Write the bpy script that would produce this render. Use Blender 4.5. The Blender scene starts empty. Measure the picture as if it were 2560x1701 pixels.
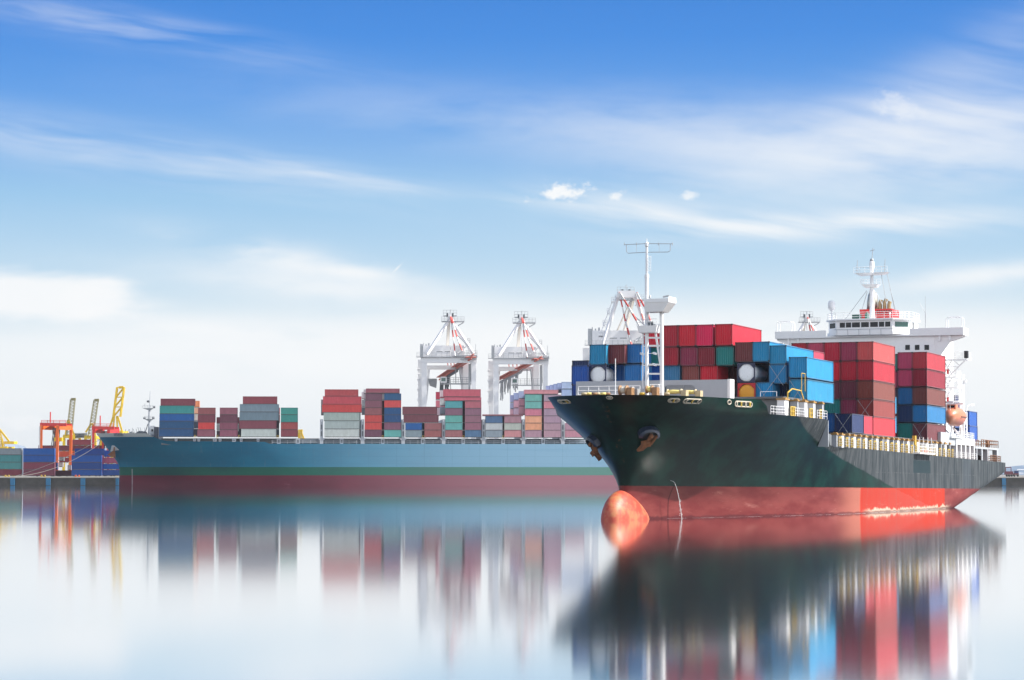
import bpy, math, random
from mathutils import Matrix, Vector
R = math.radians
rnd = random.Random(7)
SC = bpy.context.scene
COL = SC.collection

# ------------------------------------------------------------------ helpers
class MB:
    """collects simple shapes and links them as ONE mesh object"""
    def __init__(s): s.v = []; s.f = []; s.sm = []
    def add(s, vs, fs, smooth=False):
        o = len(s.v); s.v += [tuple(p) for p in vs]
        s.f += [tuple(o + i for i in f) for f in fs]; s.sm += [smooth] * len(fs); return s
    def box(s, x0, x1, y0, y1, z0, z1):
        return s.add([(x0,y0,z0),(x1,y0,z0),(x1,y1,z0),(x0,y1,z0),(x0,y0,z1),(x1,y0,z1),(x1,y1,z1),(x0,y1,z1)],
                     [(0,3,2,1),(4,5,6,7),(0,1,5,4),(1,2,6,5),(2,3,7,6),(3,0,4,7)])
    def hexa(s, b, t):
        """bottom quad, top quad (counter clockwise from above)"""
        return s.add(list(b) + list(t), [(3,2,1,0),(4,5,6,7),(0,1,5,4),(1,2,6,5),(2,3,7,6),(3,0,4,7)])
    def bar(s, a, b, w, h=None, up=(0,0,1)):
        a = Vector(a); b = Vector(b); h = h or w; d = (b - a).normalized(); u = Vector(up)
        if abs(d.dot(u)) > .98: u = Vector((0,1,0))
        r = d.cross(u).normalized(); u = r.cross(d).normalized()
        q = [(-w/2,-h/2),(w/2,-h/2),(w/2,h/2),(-w/2,h/2)]
        vs = [a + r*x + u*y for x, y in q] + [b + r*x + u*y for x, y in q]
        return s.add(vs, [(0,1,2,3),(7,6,5,4),(0,4,5,1),(1,5,6,2),(2,6,7,3),(3,7,4,0)])
    def tube(s, pts, r, n=6, r2=None, cap=True):
        pts = [Vector(p) for p in pts]; m = len(pts); rings = []; pu = None
        for i, p in enumerate(pts):
            d = (pts[min(i+1,m-1)] - pts[max(i-1,0)]).normalized()
            u = pu if pu is not None else (Vector((0,0,1)) if abs(d.z) < .9 else Vector((1,0,0)))
            a = d.cross(u)
            if a.length < 1e-4: a = d.cross(Vector((0,1,0)))
            a.normalize(); b = a.cross(d).normalized(); pu = b
            rr = r if r2 is None else r + (r2 - r) * i / max(1, m - 1)
            rings.append([p + (a*math.cos(2*math.pi*k/n) + b*math.sin(2*math.pi*k/n))*rr for k in range(n)])
        vs = [q for g in rings for q in g]; fs = []
        for i in range(m-1):
            for k in range(n):
                fs.append((i*n+k, i*n+(k+1)%n, (i+1)*n+(k+1)%n, (i+1)*n+k))
        s.add(vs, fs, n > 6)
        if cap:
            s.add(rings[0], [tuple(range(n))]); s.add(rings[-1], [tuple(range(n-1,-1,-1))])
        return s
    def prism(s, poly, axis, t0, t1):
        """poly in the two other axes, extruded along axis"""
        def P(p, t):
            if axis == 'x': return (t, p[0], p[1])
            if axis == 'y': return (p[0], t, p[1])
            return (p[0], p[1], t)
        n = len(poly)
        return s.add([P(p,t0) for p in poly] + [P(p,t1) for p in poly],
                     [tuple(range(n-1,-1,-1)), tuple(range(n,2*n))] + [(i,(i+1)%n,n+(i+1)%n,n+i) for i in range(n)])
    def lathe(s, c, prof, axis='z', n=16, smooth=True):
        """prof = [(t, r)] along axis from centre c"""
        vs = []; fs = []
        for t, r in prof:
            for k in range(n):
                a = 2*math.pi*k/n; u, w = r*math.cos(a), r*math.sin(a)
                vs.append({'z':(c[0]+u,c[1]+w,c[2]+t),'y':(c[0]+u,c[1]+t,c[2]+w),'x':(c[0]+t,c[1]+u,c[2]+w)}[axis])
        for i in range(len(prof)-1):
            for k in range(n): fs.append((i*n+k, i*n+(k+1)%n, (i+1)*n+(k+1)%n, (i+1)*n+k))
        fs.append(tuple(range(n))); fs.append(tuple((len(prof)-1)*n+k for k in range(n-1,-1,-1)))
        return s.add(vs, fs, smooth)
    def rail(s, pts, h=1.1, nr=3, sp=1.6, r=.035):
        pts = [Vector(p) for p in pts]
        for a, b in zip(pts, pts[1:]):
            n = max(1, int((b-a).length / sp + .5))
            for k in range(n+1):
                p = a + (b-a)*k/n
                s.tube([p, p + Vector((0,0,h))], r, 4, cap=False)
            for j in range(nr):
                z = Vector((0,0,h*(j+1)/nr)); s.tube([a+z, b+z], r*.9, 4, cap=False)
        return s
    def mesh(s, name, sharp=None):
        me = bpy.data.meshes.new(name); me.from_pydata(s.v, [], s.f); me.update()
        for p, q in zip(me.polygons, s.sm): p.use_smooth = q
        import bmesh
        bm = bmesh.new(); bm.from_mesh(me); bmesh.ops.recalc_face_normals(bm, faces=bm.faces[:]); bm.to_mesh(me); bm.free()
        if sharp: me.set_sharp_from_angle(angle=R(sharp))
        return me
    def build(s, name, m, parent=None, M=None, color=None, label=None, sharp=None):
        me = s.mesh(name, sharp); me.materials.append(m)
        return link(name, me, parent, M, color, label)

def link(name, me, parent=None, M=None, color=None, label=None):
    o = bpy.data.objects.new(name, me); COL.objects.link(o)
    if parent is not None: o.parent = parent
    if M is not None: o.matrix_local = M
    if color is not None: o.color = (*color[:3], 1)
    if label: o['label'] = label
    return o
LAB = {}
def tag(o, label, cat, group=None):
    o['label'] = label; o['category'] = cat
    if group: o['group'] = group
    n = len(label.split())
    if not 4 <= n <= 16: print('LABEL LENGTH', n, label)
    if label in LAB: print('SAME LABEL', label)
    LAB[label] = o.name
    return o
def thing(name, M, label, cat, group=None):
    o = bpy.data.objects.new(name, None); COL.objects.link(o); o.empty_display_size = .5
    o.matrix_world = M if isinstance(M, Matrix) else Matrix.Translation(M)
    return tag(o, label, cat, group)
def copy_part(o, parent):
    c = o.copy(); COL.objects.link(c); c.parent = parent; return c

# ------------------------------------------------------------------ colour and materials
def lin(c): c /= 255.; return c/12.92 if c <= .04045 else ((c+.055)/1.055)**2.4
def rgb(r, g, b, k=1.): return tuple(min(.9, lin(x)*k) for x in (r, g, b))
SH = 1.0                                  # paint albedo from the look of a shaded, sky-lit face
def sh(r, g, b): return tuple(x + .002 for x in rgb(r, g, b, SH))

class NT:
    def __init__(s, nt): s.nt = nt; s.n = nt.nodes; s.l = nt.links
    def new(s, t, **k):
        o = s.n.new(t)
        for a, v in k.items(): setattr(o, a, v)
        return o
    def put(s, sock, v):
        if hasattr(v, 'is_output'): s.l.new(v, sock)
        elif isinstance(v, (tuple, list)) and len(v) == 3 and sock.type == 'RGBA': sock.default_value = (*v, 1)
        else: sock.default_value = v
    def m(s, op, a, b=None, c=None, clamp=False):
        o = s.new('ShaderNodeMath', operation=op); o.use_clamp = clamp
        for i, v in enumerate((a, b, c)):
            if v is not None: s.put(o.inputs[i], v)
        return o.outputs[0]
    def mix(s, f, a, b, blend='MIX'):
        o = s.new('ShaderNodeMix', data_type='RGBA', blend_type=blend)
        s.put(o.inputs[0], f); s.put(o.inputs[6], a); s.put(o.inputs[7], b); return o.outputs[2]
    def noise(s, vec, scale, detail=4, rough=.55, out=0):
        o = s.new('ShaderNodeTexNoise'); s.put(o.inputs['Vector'], vec)
        o.inputs['Scale'].default_value = scale; o.inputs['Detail'].default_value = detail; o.inputs['Roughness'].default_value = rough
        return o.outputs[out]
    def step(s, v, a, b):
        o = s.new('ShaderNodeMapRange', interpolation_type='SMOOTHSTEP')
        s.put(o.inputs[0], v); o.inputs[1].default_value = a; o.inputs[2].default_value = b; return o.outputs[0]
    def xyz(s, v):
        o = s.new('ShaderNodeSeparateXYZ'); s.put(o.inputs[0], v); return o.outputs
    def vec(s, x, y, z):
        o = s.new('ShaderNodeCombineXYZ')
        for i, v in enumerate((x, y, z)): s.put(o.inputs[i], v)
        return o.outputs[0]
    def scale(s, v, k):
        o = s.new('ShaderNodeVectorMath', operation='MULTIPLY'); s.put(o.inputs[0], v); o.inputs[1].default_value = k; return o.outputs[0]
def base_mat(name):
    m = bpy.data.materials.new(name); m.use_nodes = True
    t = NT(m.node_tree); b = t.n['Principled BSDF']; return m, t, b
def mat(name, c, rough=.5, spec=.5, metal=0, var=.25, vs=1.5, rust=0., rustc=(.16,.06,.025)):
    m, t, b = base_mat(name)
    co = t.new('ShaderNodeTexCoord').outputs['Object']
    n = t.noise(co, vs, 5)
    k = t.m('MULTIPLY_ADD', n, var*2, 1 - var)
    comb = t.new('ShaderNodeCombineColor')
    for i in range(3): t.l.new(k, comb.inputs[i])
    col = t.mix(1, (*c, 1), comb.outputs[0], 'MULTIPLY')
    if rust:
        rn = t.noise(co, vs*2.7, 6, .7)
        col = t.mix(t.m('MULTIPLY', t.step(rn, .56, .72), rust), col, (*rustc, 1))
    t.l.new(col, b.inputs['Base Color'])
    b.inputs['Roughness'].default_value = rough; b.inputs['Specular IOR Level'].default_value = spec; b.inputs['Metallic'].default_value = metal
    return m
def paint_mat(name, rough=.42, wear=.5, sheen=.22, spec=.45):
    """painted steel whose colour is the object's own colour"""
    m, t, b = base_mat(name)
    oi = t.new('ShaderNodeObjectInfo'); co = t.new('ShaderNodeTexCoord').outputs['Object']
    off = t.new('ShaderNodeVectorMath', operation='ADD'); t.l.new(co, off.inputs[0])
    t.l.new(t.vec(t.m('MULTIPLY', oi.outputs['Random'], 91.), t.m('MULTIPLY', oi.outputs['Random'], 37.), 0.), off.inputs[1])
    v = off.outputs[0]
    n = t.noise(t.scale(v, (1, 1, .35)), 1.1, 5, .6)
    k = t.m('MULTIPLY_ADD', n, .5, .75)
    comb = t.new('ShaderNodeCombineColor')
    for i in range(3): t.l.new(k, comb.inputs[i])
    col = t.mix(1, oi.outputs['Color'], comb.outputs[0], 'MULTIPLY')
    r = t.noise(t.scale(v, (2.2, 2.2, .5)), 1.6, 6, .72)
    col = t.mix(t.m('MULTIPLY', t.step(r, .60, .74), .55*wear), col, (.09, .04, .03, 1))
    s = t.noise(t.scale(v, (1.1, .35, .35)), 2.3, 5, .65)
    col = t.mix(t.m('MULTIPLY', t.step(s, .58, .75), .22*wear), col, (.55, .53, .52, 1))
    t.l.new(col, b.inputs['Base Color'])
    t.l.new(t.m('MULTIPLY_ADD', r, .3, rough - .12), b.inputs['Roughness'])
    b.inputs['Specular IOR Level'].default_value = spec
    b.inputs['Sheen Weight'].default_value = sheen; b.inputs['Sheen Roughness'].default_value = .45       # chalky dust on old paint
    return m

M_PAINT = paint_mat('painted_steel')
M_PAINT2 = paint_mat('far_painted_steel', .5, .6, .08, .3)
M_WHITE = mat('white_paint', (.86,.87,.88), .45, var=.06, rust=.08, vs=.9)
M_WHITE2 = mat('crane_white', (.84,.84,.85), .5, var=.08, vs=.3)
M_GREY = mat('grey_paint', (.42,.45,.49), .5, var=.12, vs=.6)
M_DGREY = mat('dark_grey_paint', (.10,.115,.13), .55, var=.3)
M_DECK = mat('deck_paint', (.13,.07,.05), .7, var=.3)
M_YEL = mat('yellow_paint', (.62,.42,.06), .5, var=.12, rust=.2)
M_RUST = mat('rusty_steel', (.20,.085,.035), .8, var=.6, vs=3, rust=.5, rustc=(.05,.025,.015))
M_BLACK = mat('black_rubber', (.012,.013,.015), .6, var=.2)
M_ORANGE = mat('orange_paint', (.72,.13,.02), .5, var=.15)
M_RED = mat('red_paint', (.55,.03,.03), .5, var=.15)
M_LIFE = mat('lifeboat_orange', (.64,.22,.12), .4, var=.15)
M_GLASS = mat('dark_window_glass', (.008,.012,.018), .12, .25, var=.1)
M_STEEL = mat('galvanised_steel', (.38,.40,.42), .5, metal=.3, var=.2)
M_BRASS = mat('exhaust_pipe', (.36,.27,.14), .45, metal=.5, var=.4)
M_ROPE = mat('rope', (.55,.52,.45), .8)
M_GREEN = mat('green_paint', (.02,.16,.11), .5)
M_CYEL = mat('crane_yellow', (.70,.48,.02), .55, var=.15)
M_TANK = mat('tank_white', (.88,.89,.90), .35, var=.1, rust=.25, vs=1.3)

# ------------------------------------------------------------------ camera: 2560 x 1701 picture, pitched up 3.5 degrees
F, H0, HC = 5400., 1182., 5.7
PIT = math.atan((H0 - 850.5)/F); CP, SP = math.cos(PIT), math.sin(PIT)
cam = bpy.data.cameras.new('camera'); co = bpy.data.objects.new('camera', cam); COL.objects.link(co)
cam.sensor_width = 36; cam.lens = 36*F/2560; cam.clip_start = 1; cam.clip_end = 60000
co.location = (0, 0, HC); co.rotation_euler = (math.pi/2 + PIT, 0, 0); SC.camera = co
def ray(px, py):
    x = (px-1280)/F; v = (850.5-py)/F
    return Vector((x, CP - v*SP, SP + v*CP))
def onY(px, py, Y):
    r = ray(px, py); t = Y/r.y; return Vector((r.x*t, Y, HC + r.z*t))

# ------------------------------------------------------------------ light
SUN_AZ, SUN_EL = R(-6), R(43)             # azimuth from +X towards +Y
sd = bpy.data.lights.new('sun', 'SUN'); sd.energy = 5.0; sd.angle = R(.53); sd.color = (1, .95, .87)
so = bpy.data.objects.new('sun', sd); COL.objects.link(so)
dirv = Vector((math.cos(SUN_AZ)*math.cos(SUN_EL), math.sin(SUN_AZ)*math.cos(SUN_EL), math.sin(SUN_EL)))
so.rotation_euler = (-dirv).to_track_quat('-Z', 'Y').to_euler(); so.location = (300, 60, 400)

W = bpy.data.worlds.new('World'); SC.world = W; W.use_nodes = True
t = NT(W.node_tree); bg = t.n['Background']; bg.inputs['Strength'].default_value = .12
sky = t.new('ShaderNodeTexSky', sky_type='NISHITA'); sky.sun_disc = False
sky.sun_elevation = SUN_EL; sky.sun_rotation = R(90) - SUN_AZ; sky.air_density = 1.; sky.dust_density = 1.5; sky.ozone_density = 1.5
d = t.new('ShaderNodeTexCoord').outputs['Generated']
dx, dy, dz = t.xyz(d)
ramp = t.new('ShaderNodeValToRGB'); cr = ramp.color_ramp
stops = [(0,(232,238,242)),(.035,(243,247,249)),(.058,(230,240,246)),(.0745,(208,229,242)),(.1,(184,216,240)),(.126,(156,201,237)),
         (.148,(130,181,235)),(.172,(97,160,232)),(.2,(74,144,226)),(.22,(66,136,220)),(.32,(50,112,196))]
while len(cr.elements) < len(stops): cr.elements.new(.5)
for e, (p, c) in zip(cr.elements, stops): e.position = p/.32; e.color = (*[lin(x) for x in c], 1)
t.l.new(t.m('DIVIDE', dz, .32, clamp=True), ramp.inputs[0])
ten = t.mix(1, ramp.outputs[0], (5.42, 5.42, 5.42), 'MULTIPLY')
col = t.mix(t.step(dz, .22, .55), ten, sky.outputs[0])
# thin clouds laid out by direction (units: 1/5400 of a radian, u to the right of north, v above the horizon)
ady = t.m('MAXIMUM', dy, .05)
U = t.m('MULTIPLY', t.m('DIVIDE', dx, ady), 5400.); V = t.m('MULTIPLY', t.m('DIVIDE', dz, ady), 5400.)
front = t.step(dy, .1, .3)
def rot(u, v, a):
    c, s_ = math.cos(a), math.sin(a)
    return t.m('ADD', t.m('MULTIPLY', u, c), t.m('MULTIPLY', v, s_)), t.m('SUBTRACT', t.m('MULTIPLY', v, c), t.m('MULTIPLY', u, s_))
su, sv = rot(U, V, R(-9))
wav = t.noise(t.vec(t.m('DIVIDE', U, 900.), t.m('DIVIDE', V, 300.), 0.), 1., 3)
streak = t.noise(t.vec(t.m('DIVIDE', su, 620.), t.m('ADD', t.m('DIVIDE', sv, 60.), t.m('MULTIPLY', wav, 2.2)), 3.), 1., 4, .5)
puff = t.noise(t.vec(t.m('DIVIDE', U, 46.), t.m('DIVIDE', V, 30.), 1.), 1., 6, .62)
soft = t.noise(t.vec(t.m('DIVIDE', U, 420.), t.m('DIVIDE', V, 110.), 9.), 1., 5, .55)
tot = None
def cloud(px, py, rx, ry, ang, k, nz, lo, hi, solid=False):
    """soft ellipse (radii in the same units) broken up by a noise"""
    global tot
    a = t.m('SUBTRACT', U, px - 1280.); b = t.m('SUBTRACT', V, 1182. - py)
    a, b = rot(a, b, R(ang))
    r2 = t.m('ADD', t.m('POWER', t.m('DIVIDE', a, rx), 2.), t.m('POWER', t.m('DIVIDE', b, ry), 2.))
    g = t.m('POWER', 2.718, t.m('MULTIPLY', r2, -1.))
    if nz is puff or solid: x = t.m('MULTIPLY', t.step(t.m('ADD', t.m('MULTIPLY', g, .45), t.m('MULTIPLY', nz, 1.)), lo, hi), t.m('MULTIPLY', t.step(g, .0, .25), k))
    else: x = t.m('MULTIPLY', t.m('MULTIPLY', t.step(nz, lo, hi), k), g)
    tot = x if tot is None else t.m('SUBTRACT', 1., t.m('MULTIPLY', t.m('SUBTRACT', 1., tot), t.m('SUBTRACT', 1., x)))
cloud(380, 75, 400, 42, -11, .42, streak, .3, .75)
cloud(150, 40, 300, 40, -8, .25, streak, .3, .75)
cloud(330, 380, 620, 60, -9, .50, streak, .25, .75)
cloud(820, 435, 240, 22, -9, .55, streak, .3, .7)
cloud(60, 742, 250, 60, -2, .92, soft, .50, .86, True)
cloud(230, 745, 70, 34, 8, .7, soft, .45, .85, True)
cloud(1450, 850, 1300, 90, 0, .9, soft, .05, .5)
cloud(800, 910, 900, 60, -2, .8, soft, .05, .5)
cloud(2300, 880, 700, 100, 0, .8, soft, .05, .5)
cloud(820, 720, 420, 40, -6, .7, soft, .2, .6)
cloud(680, 640, 260, 40, -11, .75, soft, .3, .65)
cloud(880, 680, 140, 20, -6, .8, soft, .3, .6)
cloud(560, 830, 420, 34, -3, .8, soft, .3, .65)
cloud(2300, 370, 620, 120, 6, .62, streak, .15, .8)
cloud(2300, 380, 620, 120, 6, .5, soft, .2, .7)
cloud(2420, 270, 260, 50, 6, .45, streak, .2, .8)
cloud(2500, 120, 320, 80, 22, .3, streak, .2, .8)
cloud(2255, 262, 80, 44, -20, .42, puff, .62, 1.05)
cloud(1640, 535, 300, 34, -8, .9, streak, .25, .65)
cloud(2120, 557, 420, 32, 2, .95, streak, .25, .65)
cloud(1850, 330, 560, 90, -4, .4, soft, .15, .7)
cloud(1250, 300, 700, 70, -6, .2, soft, .2, .7)
cloud(1403, 478, 84, 24, 8, .97, puff, .66, .96)
cloud(1545, 486, 36, 15, 25, .8, puff, .72, 1.0)
cloud(1722, 490, 30, 18, 0, .75, puff, .70, 1.0)
cloud(2450, 690, 300, 30, 6, .8, soft, .3, .7)
cloud(60, 1058, 75, 24, 0, .5, puff, .68, .95)
cloud(992, 670, 13, 2.4, 45, .7, soft, .1, .4)
cl = t.m('MULTIPLY', tot, front)
col = t.mix(cl, col, (5.2, 5.28, 5.33))
# unseen bright cloud behind the camera, added to fill the shaded faces
fill_bank = t.m('MULTIPLY', t.step(t.m('MULTIPLY', dy, -1.), -.15, .35), t.m('SUBTRACT', 1., t.step(dz, .35, .85)))
bn = t.noise(t.scale(d, (2.5, 2.5, 6.)), 1., 5, .6)
col = t.mix(t.m('MULTIPLY', fill_bank, t.step(bn, .25, .6)), col, (8.8, 9.0, 9.2))
t.l.new(col, bg.inputs['Color'])

SC.render.engine = 'CYCLES'
SC.view_settings.view_transform = 'Standard'; SC.view_settings.look = 'None'; SC.view_settings.gamma = 1; SC.view_settings.exposure = .62
SC.cycles.use_denoising = True; SC.cycles.max_bounces = 6; SC.cycles.transparent_max_bounces = 8; SC.cycles.volume_bounces = 0
SC.cycles.caustics_reflective = False; SC.cycles.caustics_refractive = False

# ------------------------------------------------------------------ water
m, t, b = base_mat('harbour_water')
t.n.remove(b)
gl = t.new('ShaderNodeBsdfGlossy', distribution='MULTI_GGX')
gl.inputs['Color'].default_value = (1,1,1,1)
wc = t.new('ShaderNodeTexCoord').outputs['Object']
rn = t.noise(t.scale(wc, (1,.25,1)), .02, 3)
near = t.m('SUBTRACT', 1., t.step(t.xyz(wc)[1], 60., 300.))             # a breath of wind off the shore ruffles the nearer water
t.l.new(t.m('ADD', t.m('MULTIPLY_ADD', rn, .022, .040), t.m('MULTIPLY', near, .022)), gl.inputs['Roughness'])
df = t.new('ShaderNodeBsdfDiffuse'); df.inputs['Color'].default_value = (.008,.05,.075,1)
mx = t.new('ShaderNodeMixShader')
fr = t.new('ShaderNodeFresnel'); fr.inputs['IOR'].default_value = 1.9
t.l.new(t.m('MULTIPLY_ADD', fr.outputs[0], .12, .89, clamp=True), mx.inputs[0]); t.l.new(df.outputs[0], mx.inputs[1]); t.l.new(gl.outputs[0], mx.inputs[2])
t.l.new(mx.outputs[0], t.n['Material Output'].inputs[0])
M_WATER = m
w = MB().add([(-20000,-300,0),(20000,-300,0),(20000,30000,0),(-20000,30000,0)], [(0,1,2,3)]).build('water', M_WATER)
w['kind'] = 'structure'
# ================================================================== the near ship
# ship frame: x = to port (right in the picture), y = aft from the stem, z = up from the waterline
TH = R(25); ST, CT = math.sin(TH), math.cos(TH)
MS = Matrix.Translation((13.47, 263.4, 0)) @ Matrix.Rotation(-TH, 4, 'Z') @ Matrix.Rotation(-.0086, 4, 'X') @ Matrix.Rotation(.005, 4, 'Y')
MSI = MS.inverted()
EYE = MSI @ Vector((0, 0, HC))
def sray(px, py): return (MSI.to_3x3() @ ray(px, py))
def ona(px, py, A):
    r = sray(px, py); return EYE + r*((A - EYE.y)/r.y)
def onb(px, py, b):
    r = sray(px, py); return EYE + r*((b - EYE.x)/r.x)
def lerp(tab, x):
    if x <= tab[0][0]: return tab[0][1]
    for (a, u), (b, v) in zip(tab, tab[1:]):
        if x <= b: return u + (v-u)*(x-a)/(b-a)
    return tab[-1][1]
STEM = [(-3,.6),(0,0),(5,-.05),(6.5,-.3),(8,-.9),(10,-2.1),(12,-3.9),(14,-6.4),(15,-8.2)]
BD = [(0,0),(.12,1.3),(.5,2.9),(1.2,4.6),(2.5,6.5),(4.5,8.4),(6.5,9.6),(8.5,10.7),(13.5,12.9),(18.5,15.2),(23.5,15.9),(28.5,16.1),(34,16.1),(400,16.1)]
BW = [(0,0),(.05,.22),(.3,.45),(4,1.6),(10,3.7),(20,7.6),(30,11.2),(40,13.8),(50,15.3),(60,15.95),(70,16.1),(400,16.1)]
def stem(z): return lerp(STEM, z)
def half(A, z):
    dd = max(0, A - stem(z)); k = min(1, max(0, (z-2.2)/11.6)); k = k**1.28
    b = lerp(BW, dd)*(1-k) + lerp(BD, dd)*k
    if z > 13.1 and A < 13.4: b = max(0, b - (z-13.1)/1.8*1.5*min(1, max(0, A+2)/9))
    z = max(z, -2.)
    a0 = 92 + 6.6*z; a1 = 117 + 5.2*z
    a0 = min(a0, 139.5)
    if A > a0:
        q = (A-a0)/max(1., a1-a0) if a1 > a0+1 else 0
        b *= math.sqrt(max(0, 1 - min(1, q)**2))
    return b
def ztop(A):
    return lerp([(-20,14.75),(12.6,14.9),(12.61,14.9),(13.3,13.15),(33,13.1),(33.2,12.2),(36.8,9.8),(38,9.65),(141,8.75)], A)
nom = [0,.03,.1,.25,.5,.9,1.5,2.3,3.3,4.5,6,8,10,12.6,12.9,13.3,14.5,16,18,20.5,23,26,29,31.5,33,33.2,34.4,35.6,36.8,38,41,45,50,56,63,72,82,92,98,104,110,115,120,124,128,131,134,137,139.5,141]
NL = 22
def hull_row(a, sgn):
    zt = ztop(a); out = []
    for j in range(NL+1):
        q = j/NL; z = -2.2 + (zt+2.2)*q
        A = a + stem(z)*max(0, 1-a/15.)
        out.append((sgn*half(A, z), A, z))
    return out
mb = MB()
for sgn in (1, -1):
    vs = [p for a in nom for p in hull_row(a, sgn)]; fs = []
    for i in range(len(nom)-1):
        for j in range(NL):
            fs.append((i*(NL+1)+j, (i+1)*(NL+1)+j, (i+1)*(NL+1)+j+1, i*(NL+1)+j+1))
    mb.add(vs, fs, True)
pr, sr = hull_row(141, 1), hull_row(141, -1)
mb.add(pr + sr, [(j, j+1, NL+2+j, NL+1+j) for j in range(NL)])          # transom
# hull paint: bottom red, topsides black green, aft side weathered grey and painted paler where sun falls
hm, t, b = base_mat('near_hull_paint')
oc = t.new('ShaderNodeTexCoord').outputs['Object']; hx, hy, hz = t.xyz(oc)
n1 = t.noise(t.scale(oc, (.25,.25,.25)), 1., 5, .6)
n2 = t.noise(t.scale(oc, (.5,.9,.10)), 1., 6, .7)
n3 = t.noise(t.scale(oc, (1.2,2.6,.16)), 1., 6, .7)
green = t.mix(t.step(n1, .35, .7), (.0008,.0080,.0070,1), (.0035,.0330,.0250,1))
grey = t.mix(t.step(n2, .35, .65), (.022,.030,.036,1), (.075,.085,.093,1))
grey = t.mix(t.m('MULTIPLY', t.step(n3, .55, .78), .75), grey, (.24,.25,.26,1))
hd = t.m('SUBTRACT', 13., hz); lowd = t.m('MULTIPLY_ADD', hd, t.m('MULTIPLY_ADD', hd, .2, 3.2), 21.5)                                 # shade edge of the flare painted in, fresh green meeting weathered grey
lit_old = t.step(t.m('ADD', t.m('SUBTRACT', hy, lowd), t.m('MULTIPLY', t.m('SUBTRACT', n1, .5), t.m('MULTIPLY', hd, .9))), -.6, .9)
lit_old = t.m('MULTIPLY', lit_old, t.step(hx, 2., 6.))
top = t.mix(lit_old, green, grey)
def boxm(y0, y1, z0, z1, e=.05):
    a = t.m('MULTIPLY', t.step(hy, y0-e, y0+e), t.m('SUBTRACT', 1., t.step(hy, y1-e, y1+e)))
    return t.m('MULTIPLY', a, t.m('MULTIPLY', t.step(hz, z0-e, z0+e), t.m('SUBTRACT', 1., t.step(hz, z1-e, z1+e))))
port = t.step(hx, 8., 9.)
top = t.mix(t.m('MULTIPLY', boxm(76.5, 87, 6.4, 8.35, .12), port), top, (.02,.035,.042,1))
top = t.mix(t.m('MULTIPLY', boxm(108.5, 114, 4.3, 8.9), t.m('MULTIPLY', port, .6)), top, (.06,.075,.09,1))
seam = t.m('MULTIPLY', boxm(56, 118, 6.28, 6.38, .03), port)
top = t.mix(t.m('MULTIPLY', seam, t.m('MULTIPLY', t.step(n3, .5, .65), .4)), top, (.35,.36,.36,1))
n4 = t.noise(t.scale(oc, (.3,.12,.5)), 1., 5, .6)
red = t.mix(t.step(n4, .35, .68), (.145,.026,.028,1), (.215,.050,.048,1))
red = t.mix(boxm(50, 96, -3, 4.6, .35), red, t.mix(t.step(n3, .45, .75), (.42,.034,.018,1), (.34,.07,.05,1)))
red = t.mix(t.m('MULTIPLY', t.step(t.noise(t.scale(oc, (.5,.16,.9)), 1., 7, .75), .56, .7), .35), red, (.42,.20,.17,1))
red = t.mix(t.m('MULTIPLY', t.step(hy, 40., 50.), t.m('MULTIPLY', t.m('SUBTRACT', 1., t.step(hy, 50., 50.6)), .7)), red, (.48,.17,.12,1))
n5 = t.noise(t.scale(oc, (.3,.6,.3)), 1., 6, .75)
fo = t.m('SUBTRACT', t.m('MULTIPLY_ADD', n5, 2.6, -.75), t.m('SUBTRACT', hz, t.m('MULTIPLY', hy, .0086)))
red = t.mix(t.m('MULTIPLY', t.m('MULTIPLY', t.step(fo, -.15, .15), boxm(53, 98, -3, 4, 3.)), .8), red, (.62,.52,.40,1))
dirt = t.m('SUBTRACT', t.m('MULTIPLY', n5, .9), t.m('SUBTRACT', hz, t.m('MULTIPLY', hy, .0086)))
red = t.mix(t.m('MULTIPLY', t.step(dirt, 0., .25), .7), red, (.07,.02,.025,1))
seamz = t.m('MULTIPLY', boxm(7.62, 7.82, -3, 4.3, .06), t.step(hx, .5, 1.))
red = t.mix(t.m('MULTIPLY', seamz, .75), red, (.05,.012,.014,1))
edge = t.m('ADD', hz, t.m('MULTIPLY', t.m('SUBTRACT', n3, .5), .12))
cc = t.mix(t.step(edge, 4.05, 4.15), red, top)
rustm = t.m('MULTIPLY', t.step(t.m('ADD', n1, t.m('MULTIPLY', n3, .4)), .72, .9), t.m('SUBTRACT', 1., t.step(t.m('ABSOLUTE', hx), .25, .5)))
cc = t.mix(t.m('MULTIPLY', rustm, .7), cc, (.22,.07,.02,1))
t.l.new(cc, b.inputs['Base Color'])
t.l.new(t.m('MULTIPLY_ADD', lit_old, .25, .36), b.inputs['Roughness'])
b.inputs['Specular IOR Level'].default_value = .06
b.inputs['Coat IOR'].default_value = 1.35; b.inputs['Coat Roughness'].default_value = .22
t.l.new(t.m('MULTIPLY', t.m('SUBTRACT', 1., lit_old), t.m('MULTIPLY', t.step(hz, 4.1, 4.2), .07)), b.inputs['Coat Weight'])
bp = t.new('ShaderNodeBump'); bp.inputs['Strength'].default_value = .25; bp.inputs['Distance'].default_value = .06
t.l.new(t.noise(t.scale(oc, (.35,.35,.35)), 1., 3), bp.inputs['Height']); t.l.new(bp.outputs[0], b.inputs['Normal']); t.l.new(bp.outputs[0], b.inputs['Coat Normal'])

ship = thing('container_ship', MS, 'black green container ship with red bottom and bulbous bow, nearest to the camera', 'ship')
hull = mb.build('hull', hm, ship, sharp=50)
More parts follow.
